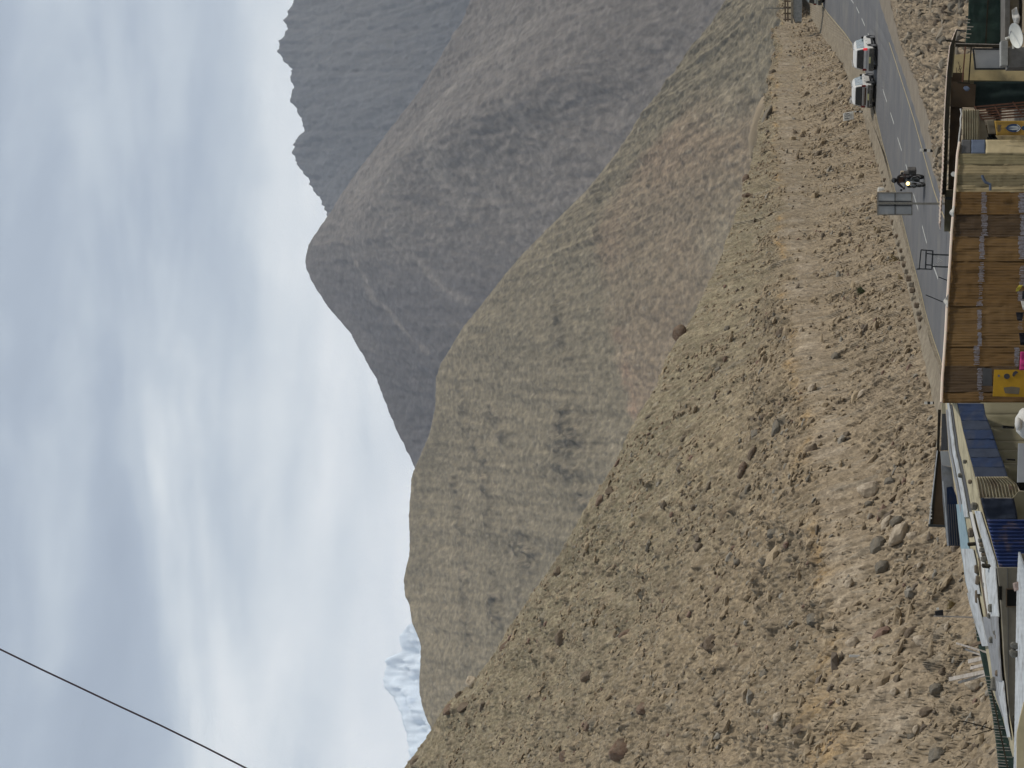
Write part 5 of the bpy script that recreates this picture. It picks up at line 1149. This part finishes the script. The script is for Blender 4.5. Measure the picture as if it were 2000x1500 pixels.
m = MB(); m.tube([W(x, y, 78.6) for x, y in ((1876, 212), (1878, 222), (1876, 232), (1876.5, 245), (1874, 262), (1871, 292), (1868, 320))], .03, 6); m.build('rope', M['white_cloth'], t)
t = empty_at('yellow_banner', 'yellow banner with a blue and white emblem hung below the rusty grating', 'banner', BOT, 250, 78)
cloth('banner_cloth', t, lin([(236, 1942), (264, 1946)]), con(BOT), 236, 264.5, con(78.4), M['banner'], 16, 40, .03, 6)
cloth('fold', t, lin([(264.6, 1944), (273, 1950)]), con(BOT), 264.8, 273, con(78.2), M['banner_dust'], 8, 30, .04, 7)
cloth('faded_flap', t, lin([(233, 1926), (262, 1931)]), lin([(233, 1941), (262, 1946)]), 234, 262, con(78.55), M['greybrown'], 8, 8, .03, 8)
De = 78.28     # emblem: blue almond ring round a white double blade with side arcs
def px_tube(pts, r, D, m, name, t, closed=False): mm = MB(); mm.tube([W(x, y, D) for x, y in pts], r, 6); return mm.build(name, m, t)
m = MB(); k_ = 24; out = []; 
for i in range(k_): a = 2 * math.pi * i / k_; out.append((1980 + 15 * math.cos(a) * (1 - .0 * abs(math.sin(a))), 250 + 8.2 * math.sin(a) * abs(math.sin(a)) ** .15))
slab(out, De, .015).build('emblem_field', M['emblem_blue'], t)
slab([(1969, 248.6), (1978, 246), (1987, 246.4), (1991, 249.6), (1987, 250), (1976, 249)], De - .012, .01).build('emblem_blade', M['emblem_white'], t)
slab([(1969, 251.6), (1978, 254), (1987, 253.6), (1991, 250.6), (1987, 250.3), (1976, 251.2)], De - .012, .01).build('emblem_blade', M['emblem_white'], t)
px_tube([(1986, 243.5), (1990, 246), (1993, 250), (1990, 254.5), (1986, 257)], .018, De - .012, M['emblem_white'], 'emblem_arc', t)
slab([(1961, 250), (1967, 248.5), (1967, 251.7)], De, .015).build('emblem_tip', M['emblem_blue'], t)
slab([(1994.5, 250), (1998, 245.5), (2004, 246), (2001, 250), (2004, 254), (1998, 254.5)], De, .015).build('emblem_hilt', M['emblem_blue'], t)
m = MB()
for k, y0 in enumerate(np.linspace(244.5, 256, 6)): m.beam(W(1948.5 + (k % 2), y0, De), W(1956 - (k % 3), y0 + .3, De), .022, .012)
m.beam(W(1949, 244.3, De), W(1949, 256.5, De), .022, .012); m.beam(W(1953, 246, De - .002), W(1953.5, 250, De - .002), .02, .012); m.build('lettering', M['slate'], t)
m = MB(); m.prism([W(x, y, 78.6) for x, y in ((1928, 268), (1934, 267), (1946, 274), (1930, 274))], (0, .1, 0)); m.build('dark_gap', M['void'], t)

# --- the long tarpaulin shelter
t = empty_at('tarpaulin_shelter', 'long shelter walled with brown tarpaulins printed with faded grey lettering', 'shelter', BOT, 560, 75)
Dw = lin([(273, 78.4), (363, 77.2), (785, 72.2)])
topx = lin([(273, 1875), (300, 1870), (345, 1867), (400, 1863), (450, 1859), (510, 1855.5), (560, 1852), (600, 1849.5), (650, 1847), (700, 1843.5), (740, 1840.5), (790, 1838.5)])
pan = [(273, 300, 'slate', 1925, None), (300, 320, 'olive', BOT, None), (320, 341, 'khaki', BOT, None), (341, 362, 'olive_dark', BOT, None), (362, 374.5, 'khaki', BOT, None),
       (374.5, 418, 'tarp', BOT, None), (418, 462, 'tarp3', BOT, 'brown tarpaulin panel, a shade duller than its neighbours'), (462, 509, 'tarp2', BOT, None), (509, 553, 'tarp', BOT, None), (553, 597, 'tarp', BOT, None), (597, 648, 'tarp2', BOT, None), (648, 676, 'tarp2', BOT, None), (676, 715, 'tarp', BOT, None), (715, 765, 'tarp3', BOT, 'darkest brown tarpaulin panel, behind the yellow board'), (765, 786, 'tarp', BOT, None)]
for k, (a, b, mk, bt, lb) in enumerate(pan):
    if mk == 'slate':
        cloth('tarpaulin', t, con(1878), con(1897), a, b, Dw, M['slate'], 8, 6, .02, k)
        cloth('tarpaulin', t, con(1897), con(1925), a, b, Dw, M['blue_grey'], 8, 8, .02, k + .5, lab='blue grey tarpaulin patch')
        cloth('tarpaulin', t, con(1925), con(BOT), a, b, Dw, M['cream'], 8, 30, .03, k + .8, lab='cream tarpaulin patch'); continue
    cloth('tarpaulin', t, lambda q: topx(q) + 2, con(bt), a + .15, b + 1.2, Dw, M[mk], 44, 40, .055, k * 1.7, off=.018 * (k % 2), lab=lb, ribs=(b - a) / 5.2, ribamp=.006)
pp = [W(topx(q), q, Dw(q) - .12) for q in np.linspace(278, 786, 60)]; m = MB(); m.tube(pp, .045, 7); m.build('eave_pole', M['pinkwhite'], t)
m = MB(); rr_ = [Vector(p) for p in pp]      # roof sheet sloping away behind the eave
m.grid(lambda a, b: Vector(W(topx(278 + 508 * a), 278 + 508 * a, Dw(278 + 508 * a))) + Vector((0, b * 4.5, -b * .75 + .012 * math.sin(a * 700))), 200, 2); m.build('roof_sheet', M['roof_grey'], t, solid=.02)
# faded lettering, strokes riding on the cloth
def strip(x0, x1, y0, y1, dens, seed, fill=0.0):
    rg2 = random.Random(seed); m = MB(); q = y0
    while q < y1 - 1:
        D = Dw(q) - .115; a = x0 + rg2.uniform(0, .25) * (x1 - x0); b = x1 - rg2.uniform(0, .25) * (x1 - x0); wq = rg2.uniform(1.2, 2.4)
        m.beam(W(a, q, D), W(b, q + rg2.uniform(-.4, .4), D), .018 + fill * .6, .004)
        if rg2.random() < .6: xx = rg2.uniform(a, b); m.beam(W(xx, q, D), W(xx, q + wq, D), .03, .006)
        if rg2.random() < .35: m.beam(W(a, q, D), W(a, q + wq, D), .03, .006)
        q += wq * dens * 1.15 + (0.8 if rg2.random() < .2 else 0)
    return m
for k, s_ in enumerate(((1915, 1928, 376, 416, .95, .01), (1916, 1930, 420, 461, .95, .006), (1912, 1924, 462, 506, .9, .016), (1914, 1922, 513, 520, 1, 0), (1910, 1923, 521, 552, 1.0, .004), (1911, 1920, 553, 590, 1.9, 0), (1906, 1920, 590, 597, 1, .01), (1908, 1918, 606, 644, .9, .008), (1909, 1918, 650, 676, .85, .03), (1901, 1914, 676, 714, .9, .006), (1908, 1919, 720, 764, .9, .012), (1911, 1922, 767, 782, 1, 0),
    (1988, 2010, 378, 416, .9, .02), (1992, 2010, 420, 460, .9, .02), (1988, 2006, 462, 506, .9, .02), (1990, 2008, 520, 560, 1, .01), (1987, 2000, 570, 590, 1, .01), (1988, 1998, 620, 645, 1.6, 0), (1980, 1992, 680, 716, .9, .02))):
    strip(*s_[:5], k, s_[5]).build('lettering', M['print'], t)
m = MB(); m.tube([W(x, y, 76.7) for x, y in ((1918, 342), (1921, 350), (1925, 356), (1934, 360), (1934, 372))], .05, 6); m.build('rope', M['blue_grey'], t)
for yq, ln, lb in ((415, 26, 'bundled white cloth on the shelter eave by the road sign pole'), (588, 26, 'torn white cloth knotted on the shelter eave beside the long rod')):
    tt = empty_at('cloth_bundle', lb, 'cloth', topx(yq), yq, Dw(yq))
    cloth('bundle', tt, lambda q: topx(q) - 1 - 6.5 * math.exp(-((q - yq) / (ln * .24)) ** 2), lambda q: topx(q) + 1.5, yq - ln / 2, yq + ln / 2, lambda q: Dw(q) - .25, M['white_cloth'], 14, 6, .12, yq)
slab([(1919, 718), (1919, 763), (1938, 764), (1937, 720)], 72.55, .02).build('green_patch', M['slate'], t)
# things hung in front
t = empty_at('yellow_board', 'yellow painted board with a black figure mark on the darkest tarpaulin', 'board', BOT, 748, 72)
part('board', t, [(1942, 722), (1939, 774), (2040, 776), (2040, 722)], 72.0, .05, M['yellow_board'])
k_ = [(1966.5 + 6 * math.cos(a), 735 + 5.4 * math.sin(a)) for a in np.linspace(0, 2 * math.pi, 15)[:-1]]
slab(k_, 71.98, .015).build('black_mark', M['ink'], t)
slab([(1979, 727), (1984, 724), (1989, 727), (1984, 731), (1980, 736), (1977, 733)], 71.98, .015).build('black_mark', M['ink'], t)
slab([(1960, 757), (1976, 755), (1992, 757), (1990, 770), (1963, 768)], 71.98, .012).build('faded_print', M['greybrown'], t)
slab([(1949, 732), (1949, 736), (1953, 736), (1953, 732)], 71.98, .012).build('faded_print', M['blue_grey'], t)
def hung(name, label, cat, px, D, m, seed=0):
    t = empty_at(name, label, cat, max(p[0] for p in px), px[0][1], D)
    ys2 = sorted(set(p[1] for p in px)); top = {}; bot = {}
    for x, y in px: top[y] = min(top.get(y, 1e9), x); bot[y] = max(bot.get(y, -1e9), x)
    cloth('cloth', t, lin([(q, top[q]) for q in ys2]), lin([(q, bot[q]) for q in ys2]), ys2[0], ys2[-1], con(D), m, 12, 14, .07, seed); return t
hung('pink_cloth', 'bright pink cloth hanging beside the yellow board', 'cloth', [(1993, 687), (1991, 723), (2040, 687), (2040, 723)], 71.8, M['pink'], 1)
hung('black_bag', 'small black cloth hanging below the tarpaulins, nearer the white flag', 'cloth', [(1984, 610), (1987, 626), (2000, 610), (1996, 626)], 72.5, M['black_cloth'], 2)
hung('black_cloth', 'larger black cloth hanging next to the pink cloth', 'cloth', [(1990, 650), (1993, 674), (2040, 650), (2040, 674)], 72.2, M['black_cloth'], 3)
hung('white_flag', 'small white cloth pointing down at the frame edge below the tarpaulins', 'cloth', [(1994, 588), (1998, 605), (2015, 588), (2010, 605)], 72.6, M['white_cloth'], 4)
hung('black_cloth', 'narrow black cloth between the small white cloth and the yellow cloth', 'cloth', [(1997, 568), (1996, 584), (2030, 568), (2030, 584)], 72.8, M['black_cloth'], 6)
hung('yellow_cloth', 'bright yellow knotted cloth against the brown tarpaulins', 'cloth', [(1990, 557), (1985, 564), (1984, 569), (1998, 557), (1993, 564), (1989, 569)], 73, M['yellow_cloth'], 5)

# --- shack with blue tarpaulins, left of the shelter
Dq = lin([(785, 71.5), (1110, 65)])
t = empty_at('boarded_shack', 'weathered board shack roofed with dark blue tarpaulins', 'shack', BOT, 860, 70)
bl_bot = lin([(788, 1921), (810, 1925), (840, 1937), (880, 1950), (905, 1960), (932, 1969)]); bl_top = lin([(785, 1869), (800, 1873), (840, 1881), (880, 1891), (905, 1898), (935, 1906)])
cuts = [788, 803, 821, 839, 857, 876, 893, 912, 931]
for k in range(len(cuts) - 1):
    cloth('blue_tarpaulin', t, bl_top, bl_bot, cuts[k] + .2, cuts[k + 1] + .6, lambda q: Dq(q) - .1, M['navy_grey'] if k in (2, 5, 7) else M['navy'], 8, 14, .07, k * 2.3, off=.02 * (k % 2), dbot=-.9, lab='grey faded tarpaulin strip' if k == 2 else None)
for a, b in ((786, 809), (809, 834), (834, 862), (862, 879), (879, 905), (905, 945)):
    cloth('wall_board', t, lambda q: bl_bot(q) - 6, con(BOT), a + .4, b - .2, lambda q: Dq(q) - .75 + .9, M['plank_olive'], 4, 6, .012, a)
slab([(1959.5, 831), (1959.5, 836.5), (1981, 837.5), (1981, 833)], 69.0, .3).build('vent', M['void'], t)
slab([(1967, 896), (1967, 899), (1983, 900), (1983, 897)], 68.0, .3).build('vent', M['void'], t)
t = empty_at('white_sack', 'bulging white sack at the bottom edge below the blue tarpaulins', 'sack', BOT, 828, 62)
def blob(name, t, x, y, hx, hy, D, m, seed, sub=3):
    c = W(x, y, D); bm = bmesh.new(); bmesh.ops.create_icosphere(bm, subdivisions=sub, radius=1); mb = MB()
    A = np.array([tuple(v.co) for v in bm.verts]); n_ = 1 + .10 * gnoise(A[:, 0] * 1.7 + seed, A[:, 2] * 1.7 + A[:, 1]) + .05 * gnoise(A[:, 0] * 5 + seed, A[:, 2] * 5)
    A = A * n_[:, None] * np.array((hy, (hx + hy) / 2, hx)) * D / FPX + np.array(c)
    mb.add([tuple(p) for p in A], [tuple(v.index for v in f.verts) for f in bm.faces]); bm.free(); return mb.build(name, m, t, smooth=True)
blob('sack', t, 2008, 828, 24, 31, 62, M['white_cloth'], 3); blob('tied_end', t, 1989, 828, 7, 13, 61.7, M['white_cloth'], 5, 2)
o = part('grey_panel', None, [(1989, 866), (1987, 942), (2040, 942), (2040, 866)], 63, .06, M['sign_blank'])
tag(o, 'pale grey flat panel standing at the bottom edge beside the white sack', 'panel')
t = empty_at('ribbed_tin_sheet', 'beige ribbed tin sheet with a red scrap, between blue tarpaulins', 'corrugated sheet', 1990, 950, 66)
cloth('tin_sheet', t, lin([(932, 1906), (972, 1913)]), lin([(930, 1966), (946, 1986), (972, 1992)]), 931, 972, con(67.4), M['beige_tin'], 16, 120, .01, 3, ribs=12, ribamp=.035, ribdir='v')
slab([(1970, 945), (1971, 956), (1977, 956), (1977, 951)], 67.25, .02).build('red_scrap', M['redbrown'], t)
slab([(1990, 936), (1986, 944), (1993, 958), (2010, 960), (2010, 936)], 67.6, .2).build('dark_gap', M['void'], t)
t = empty_at('blue_roof_shack', 'low shack clad in bright blue corrugated tin beside the long flat roof', 'shack', BOT, 1050, 66)
cloth('grey_tarpaulin', t, lin([(973, 1915), (1016, 1927)]), lin([(973, 1980), (1000, 1986), (1016, 1988)]), 973, 1017, con(66.8), M['navy_grey'], 12, 12, .05, 9)
cloth('corrugated_panel', t, lin([(1015, 1927), (1060, 1938), (1110, 1952)]), con(BOT), 1015, 1108, con(66.2), M['blue_tin'], 110, 14, .03, 4, ribs=13, ribamp=.035, ribdir='u')
part('side_wall', t, [(1978, 973), (1988, 1016), (BOT, 1016), (BOT, 960), (1990, 960)], 67.2, .2, M['plank_olive'])

# --- strips of far roofs and parapets above the blue tarpaulins
t = empty_at('dark_hut', 'dark brown hut wedge standing against the rubble slope', 'hut', 1850, 950, 83)
part('front_wall', t, [(1833.5, 882), (1839, 882), (1846, 1029), (1822, 1029)], 83, 1.5, M['brown_board'])
part('corner_post', t, [(1832.5, 800), (1830, 882), (1816.5, 1027), (1822, 1029), (1834.5, 882), (1838, 800)], 82.8, .12, M['black_wood'])
part('bottom_beam', t, [(1813.5, 1024), (1813, 1029), (1848, 1030), (1848, 1026)], 82.6, .12, M['dark_steel'])
part('roof_edge', t, [(1830.5, 880), (1814, 1024), (1816.3, 1024), (1831.6, 880)], 82.7, .12, M['roof_white'])
for k in range(5): seg(MB(), (1815.5 + k * .2, 984 + 7 * k), (1820, 984 + 7 * k), 82.5, .05).build('rafter_end', M['white_wash'], t)
t = empty_at('tin_awning', 'grey and blue tin awning in front of the dark hut', 'awning', 1870, 950, 80)
def strip_part(name, t, left, right, D, m, th=.08, **kw):   # left/right: lists of (x,y)
    return slab(left + right[::-1], D, th).build(name, m, t, **kw)
strip_part('cream_post', t, [(1839, 783), (1840, 808)], [(1845, 783), (1847, 808)], 79.8, M['roof_cream'])
strip_part('green_grey_sheet', t, [(1840, 808), (1838, 880)], [(1847, 808), (1853, 880)], 79.9, M['slate'])
strip_part('grey_sheet', t, [(1837, 881), (1839, 908)], [(1853, 881), (1858, 912)], 79.7, M['grey_sheet'])
strip_part('pale_sheet', t, [(1838.5, 908), (1842, 985), (1850, 1066)], [(1859, 913), (1867, 985), (1853.5, 1066)], 79.8, M['roof_grey'])
strip_part('edge_rail', t, [(1841, 940), (1845, 985), (1851, 1066)], [(1843, 940), (1847, 985), (1853.2, 1066)], 79.6, M['roof_white'])
strip_part('blue_sheet', t, [(1849, 952), (1850, 985), (1854, 1066)], [(1860, 950), (1871, 975), (1880, 1066)], 79.5, M['navy'])
for k in range(5): seg(MB(), (1852 + k * 4.2, 985), (1856 + k * 4.6, 1065), 79.45, .03).build('sheet_rib', M['slate'], t)
t = empty_at('flat_roof', 'long narrow flat roof of cream and white sheets weighted with stones', 'roof', 1960, 1200, 70)
DL, DR = lin([(785, 78.5), (1500, 70)]), lin([(785, 73.5), (1500, 62)])
Le = lin([(785, 1848), (880, 1853), (980, 1871), (1066, 1880), (1138, 1890), (1200, 1905), (1266, 1926), (1350, 1940), (1400, 1959), (1480, 1979)])
Ri = lin([(785, 1869), (840, 1881), (880, 1890), (905, 1897), (935, 1905), (1000, 1919), (1097, 1949), (1150, 1953), (1200, 1957), (1300, 1962), (1400, 1972), (1480, 1984)])
def roof_strip(name, f0, f1, y0, y1, m, lift=0.0, n=None, amp=.012):
    n = n or max(4, int((y1 - y0) / 2)); mb = MB()
    P = []
    for i in range(n + 1):
        q = y0 + (y1 - y0) * i / n; a, b = W(Le(q), q, DL(q)), W(Ri(q), q, DR(q))
        F0 = f0(q) if callable(f0) else f0; F1 = f1(q) if callable(f1) else f1
        for f in np.linspace(F0, F1, 7): P.append(a.lerp(b, float(f)) + Vector((0, 0, lift + amp * .4 * math.sin(float(f) * 40 + q * .02) + .003 * math.sin(q * .13))))
    mb.add(P, [(i * 7 + j, i * 7 + j + 1, (i + 1) * 7 + j + 1, (i + 1) * 7 + j) for i in range(n) for j in range(6)])
    return mb.build(name, m, t, solid=.03)
roof_strip('roof_deck', 0, 1, 785, 1478, M['roof_cream'])
roof_strip('pale_pole', .30, .46, 785, 1010, M['roof_white'], .06); roof_strip('grey_gutter', .50, .60, 790, 1100, M['slate'], .03)
roof_strip('grey_gutter', .12, .22, 800, 1000, M['roof_grey'], .05)
roof_strip('aqua_sheet', .0, .28, 985, 1150, M['roof_aqua'], .05)
roof_strip('white_sheet', .03, .42, 1072, 1160, M['roof_white'], .07); roof_strip('white_sheet', .0, .33, 1158, 1262, M['roof_white'], .09)
roof_strip('white_sheet', .80, 1.0, 998, 1110, M['roof_white'], .07); roof_strip('white_sheet', .72, 1.0, 1108, 1205, M['roof_white'], .09)
roof_strip('pink_edge', .62, .70, 1000, 1200, M['white_cloth'], .10); roof_strip('dark_gap_board', .50, .56, 1090, 1240, M['timber_dark'], .05)
roof_strip('grey_sheet', .36, .70, 1205, 1360, M['roof_grey'], .08); roof_strip('white_sheet', .76, 1.0, 1204, 1330, M['roof_grey'], .11); roof_strip('white_sheet', .55, 1.0, 1330, 1440, M['roof_white'], .08)
roof_strip('grey_sheet', .3, .62, 1355, 1400, M['roof_grey'], .06); roof_strip('dark_rim', .93, 1.02, 905, 1478, M['black_wood'], -.10)
tr = t
def on_roof(x, y):
    a, b = W(Le(y), y, DL(y)), W(Ri(y), y, DR(y)); f = (x - Le(y)) / max(1, Ri(y) - Le(y)); f = min(1, max(0, f)); return a.lerp(b, f)
rs = [(1888, 902, 4, 4, 'greystone', 'grey block on the flat roof nearest the tarpaulin shelter'), (1880, 929, 5, 4, 'greystone', 'grey block on the flat roof, second from the tarpaulin shelter end'), (1898, 941, 4, 4, 'darkb', 'dark square block at the roof edge above the ribbed tin'),
 (1908, 989, 7, 7, 'greystone', 'largest round grey stone on the flat roof by the grey tarpaulin'), (1902, 1041, 6, 9, 'darkb', 'dark mossy block on the cream strip of the flat roof'), (1904, 1063, 8, 3, 'black_wood', 'flat dark bar lying across the cream roof strip'),
 (1920, 1056, 5, 5, 'greystone', 'grey block at the head of the row along the white roof sheet'), (1922, 1064, 5, 4, 'darkb', 'dark block second in the row along the white roof sheet'), (1924, 1074, 6, 5, 'greystone', 'pale grey block third in the row along the white roof sheet'), (1926, 1083, 5, 3, 'darkb', 'thin dark block fourth in the row along the white roof sheet'), (1927, 1092, 6, 6, 'greystone', 'big pale block fifth in the row along the white roof sheet'),
 (1934, 1106, 10, 3, 'black_wood', 'long dark bar laid across the white roof sheet'), (1912, 1112, 4, 8, 'darkb', 'dark oblong block on the outer line of roof stones, beside the long dark bar'), (1914, 1133, 4, 9, 'darkb', 'dark oblong block in the middle of the outer line of roof stones'), (1927, 1143, 4, 5, 'greystone', 'grey block between the two lines of roof stones'), (1913, 1165, 4, 12, 'darkb', 'long dark block ending the outer line of roof stones'),
 (1941, 1188, 6, 8, 'greystone', 'grey block pair part on the narrow grey sheet, upper one'), (1938, 1203, 5, 5, 'greystone', 'grey block below the pair on the narrow grey sheet'), (1949, 1236, 5, 4, 'greystone', 'pale stone on the white sheet below the block pair'), (1942, 1250, 6, 6, 'greystone', 'brownish stone on the grey sheet beside the wooden offcuts'), (1951, 1244, 4, 5, 'darkb', 'dark stone touching the pale one on the white sheet'),
 (1954, 1315, 6, 6, 'brownstone', 'brown stone on the grey sheet past the offcuts'), (1947, 1336, 7, 13, 'greystone', 'long grey stone where the grey sheet ends')]
for k, (x, y, hx, hy, mk, lb) in enumerate(rs):
    p = on_roof(x + hx * .6, y); mpp = p.y / FPX; m = MB(); m.box((0, 0, 0), (hy * 2 * mpp, hx * 1.7 * mpp, hx * 1.9 * mpp)); flat = mk == 'black_wood'
    o = m.build('roof_bar' if flat else 'roof_stone', M[mk], bevel=.02 if flat else .22 * min(hx, hy) * mpp * 2); o.location = p + Vector((0, 0, hx * .95 * mpp + .03)); o.rotation_euler = (0, random.uniform(-.12, .12), random.uniform(-.3, .3))
    if not flat:
        for v in o.data.vertices: v.co *= 1 + random.uniform(-.08, .08)
    tag(o, lb, 'bar' if flat else 'stone', None if flat else 'stones weighing down the flat roof')

# --- plastered block wall with a window, white roof in front
t = empty_at('block_house', 'plastered block house wall with one dark square window', 'house', BOT, 1300, 62)
Dh = 63.5
part('wall', t, [(1948, 1109), (1953, 1150), (1957, 1200), (1963, 1300), (1973, 1400), (1983, 1476), (BOT, 1480), (BOT, 1109)], Dh, .25, M['block_wall'])
for x0 in (1968, 1990): seg(MB(), (x0, 1110), (x0 + 3, 1470), Dh - .01, .015).build('mortar_line', M['slate'], t)
wn = part('window', t, rect(1966, 1985.5, 1151, 1184), Dh - .02, .10, M['void'])
for a, b in (((1965.5, 1150), (1965.5, 1185)), ((1965.5, 1150), (1986, 1150)), ((1965.5, 1185), (1986, 1185))): seg(MB(), a, b, Dh - .03, .03).build('window_frame', M['timber_dark'], wn)
part('door_edge', t, [(1951, 1145), (1952, 1172), (1957, 1172), (1957, 1145)], Dh - .02, .05, M['void'])
t = empty_at('white_roof', 'white flat tin roof close by at the bottom edge', 'roof', BOT, 1300, 54)
mb = MB(); xs_ = lin([(1078, 1990.5), (1082, 1990), (1130, 1987.5), (1200, 1986), (1300, 1984.5), (1400, 1983), (1500, 1981), (1700, 1978)]); lw_ = lin([(1078, 1991), (1100, 1999), (1150, 2030), (1700, 2060)])
def rfn(a, b): q = 1078 + 560 * a; A_1 = W(xs_(q), q, 56); B_1 = W(lw_(q), q, 47); return A_1.lerp(B_1, b) + Vector((0, 0, .0015 * math.sin(a * 330)))
mb.grid(rfn, 300, 4); mb.build('tin_sheet', M['roof_white'], t, solid=.03)
mb = MB(); mb.prism([W(xs_(q), q, 56.0) + Vector((0, .05, -.04)) for q in (1082, 1300, 1640)] + [W(xs_(q), q, 56.0) + Vector((0, .05, -2)) for q in (1640, 1300, 1082)], (0, .1, 0)); mb.build('rear_wall', M['block_wall'], t)
o = slab([(2000, 1372), (1993, 1400), (1986.5, 1432), (1985, 1640), (2050, 1640), (2050, 1372)], [50] * 6, .1).build('sand_board', M['cream']); tag(o, 'plain beige board covering the corner of the white roof', 'board')
for (x, y, hx, hy, mk, lb) in ((1984, 1145, 9, 11, 'pinkstone', 'pink speckled stone on the edge of the white roof by the window'), (1980, 1262, 9, 8, 'greystone', 'upper grey stone on the white roof edge'), (1978, 1277, 9, 9, 'greystone', 'squarer grey stone just below the upper one on the white roof edge')):
    p = W(x + 2, y, 55.2); m = rmesh(mk, 1); o = bpy.data.objects.new('roof_stone', m); COL.objects.link(o); mpp = 55.2 / FPX; o.scale = (hy * mpp * 1.15, hy * mpp, hx * mpp * 1.15); o.location = p; tag(o, lb, 'stone', 'stones on the white roof edge')

# --- green picket netting fence, lower left
fl = lin([(1170, 1893), (1200, 1902), (1248, 1908), (1320, 1924), (1380, 1936), (1440, 1944), (1500, 1950), (1700, 1976)]); fr_ = lin([(1170, 1896), (1200, 1909), (1248, 1926), (1320, 1939), (1355, 1950), (1400, 1958), (1440, 1970), (1478, 1979), (1500, 1982), (1700, 2010)])
Dn = lin([(1170, 78), (1700, 66)])
t = empty_at('picket_netting_fence', 'dark green netting fence with pale upright sticks below the debris slope', 'fence', 1960, 1400, 72)
cloth('net', t, fl, lambda q: fr_(q) + 10, 1172, 1690, Dn, M['green_net'], 120, 10, .06, 12)
q = 1196; pk = None
while q < 1690:
    if not (1248 < q < 1318): seg(MB(), (fl(q) - 2 + rg.uniform(-2, 2), q), (fl(q) + (fr_(q) - fl(q)) * rg.uniform(.5, 1), q + 1.5), Dn(q) - .12, .022).build('stick', M['timber'], t)
    q += rg.uniform(4, 8)
seg(MB(), (1935, 1340), (1972, 1520), 71, .04, .04, 69.5).build('rail', M['black_wood'], t)
# wooden offcuts
pl = [((1868, 1256), (1930, 1275), .05, 'timber'), ((1896, 1262), (1928, 1250), .10, 'timber_dark'), ((1886, 1268), (1930, 1284), .06, 'timber'), ((1900, 1280), (1930, 1276), .08, 'timber_dark'), ((1892, 1292), (1930, 1283), .13, 'timber'), ((1896, 1305), (1932, 1296), .10, 'timber'), ((1854, 1327), (1934, 1310), .13, 'timber'), ((1872, 1333), (1930, 1317), .08, 'timber'), ((1898, 1300), (1934, 1303), .05, 'timber_dark')]
t = thing('wooden_offcuts', 'fan of grey wooden offcuts propped behind the flat roof', 'firewood', W(1932, 1295, 76))
for a, b, w_, mk in pl: seg(MB(), a, b, 76.5, w_, .05, 75.5).build('offcut', M[mk], t)
# solar lamp on a pole
t = empty_at('solar_lamp', 'small black solar lamp box on a leaning wooden pole', 'lamp', 1908, 1205, 77)
seg(MB(), (1824, 1203), (1910, 1206), 77, .045).build('pole', M['timber'], t)
part('lamp_box', t, [(1826, 1194), (1827, 1202), (1843, 1202), (1842, 1191)], 76.9, .14, M['black'], bevel=.01)
slab([(1829, 1187.5), (1829, 1190.5), (1834, 1191.5), (1834, 1187)], 76.85, .06).build('bulb', M['white_wash'], t)
m = MB(); m.tube([W(x, y, 73) for x, y in ((1880, 1408), (1910, 1416), (1938, 1424), (1990, 1430))], .02, 6); m.tube([W(x, y, 73.01) for x, y in ((1898, 1437), (1920, 1430), (1938, 1425))], .015, 6)
o = m.build('tension_wire', M['black_wood']); tag(o, 'thin dark wire rising from the netting fence corner', 'wire')
print('TRIS', sum(len(o.data.loop_triangles) if hasattr(o.data, 'loop_triangles') else 0 for o in bpy.data.objects if o.type == 'MESH'), len(bpy.data.objects))
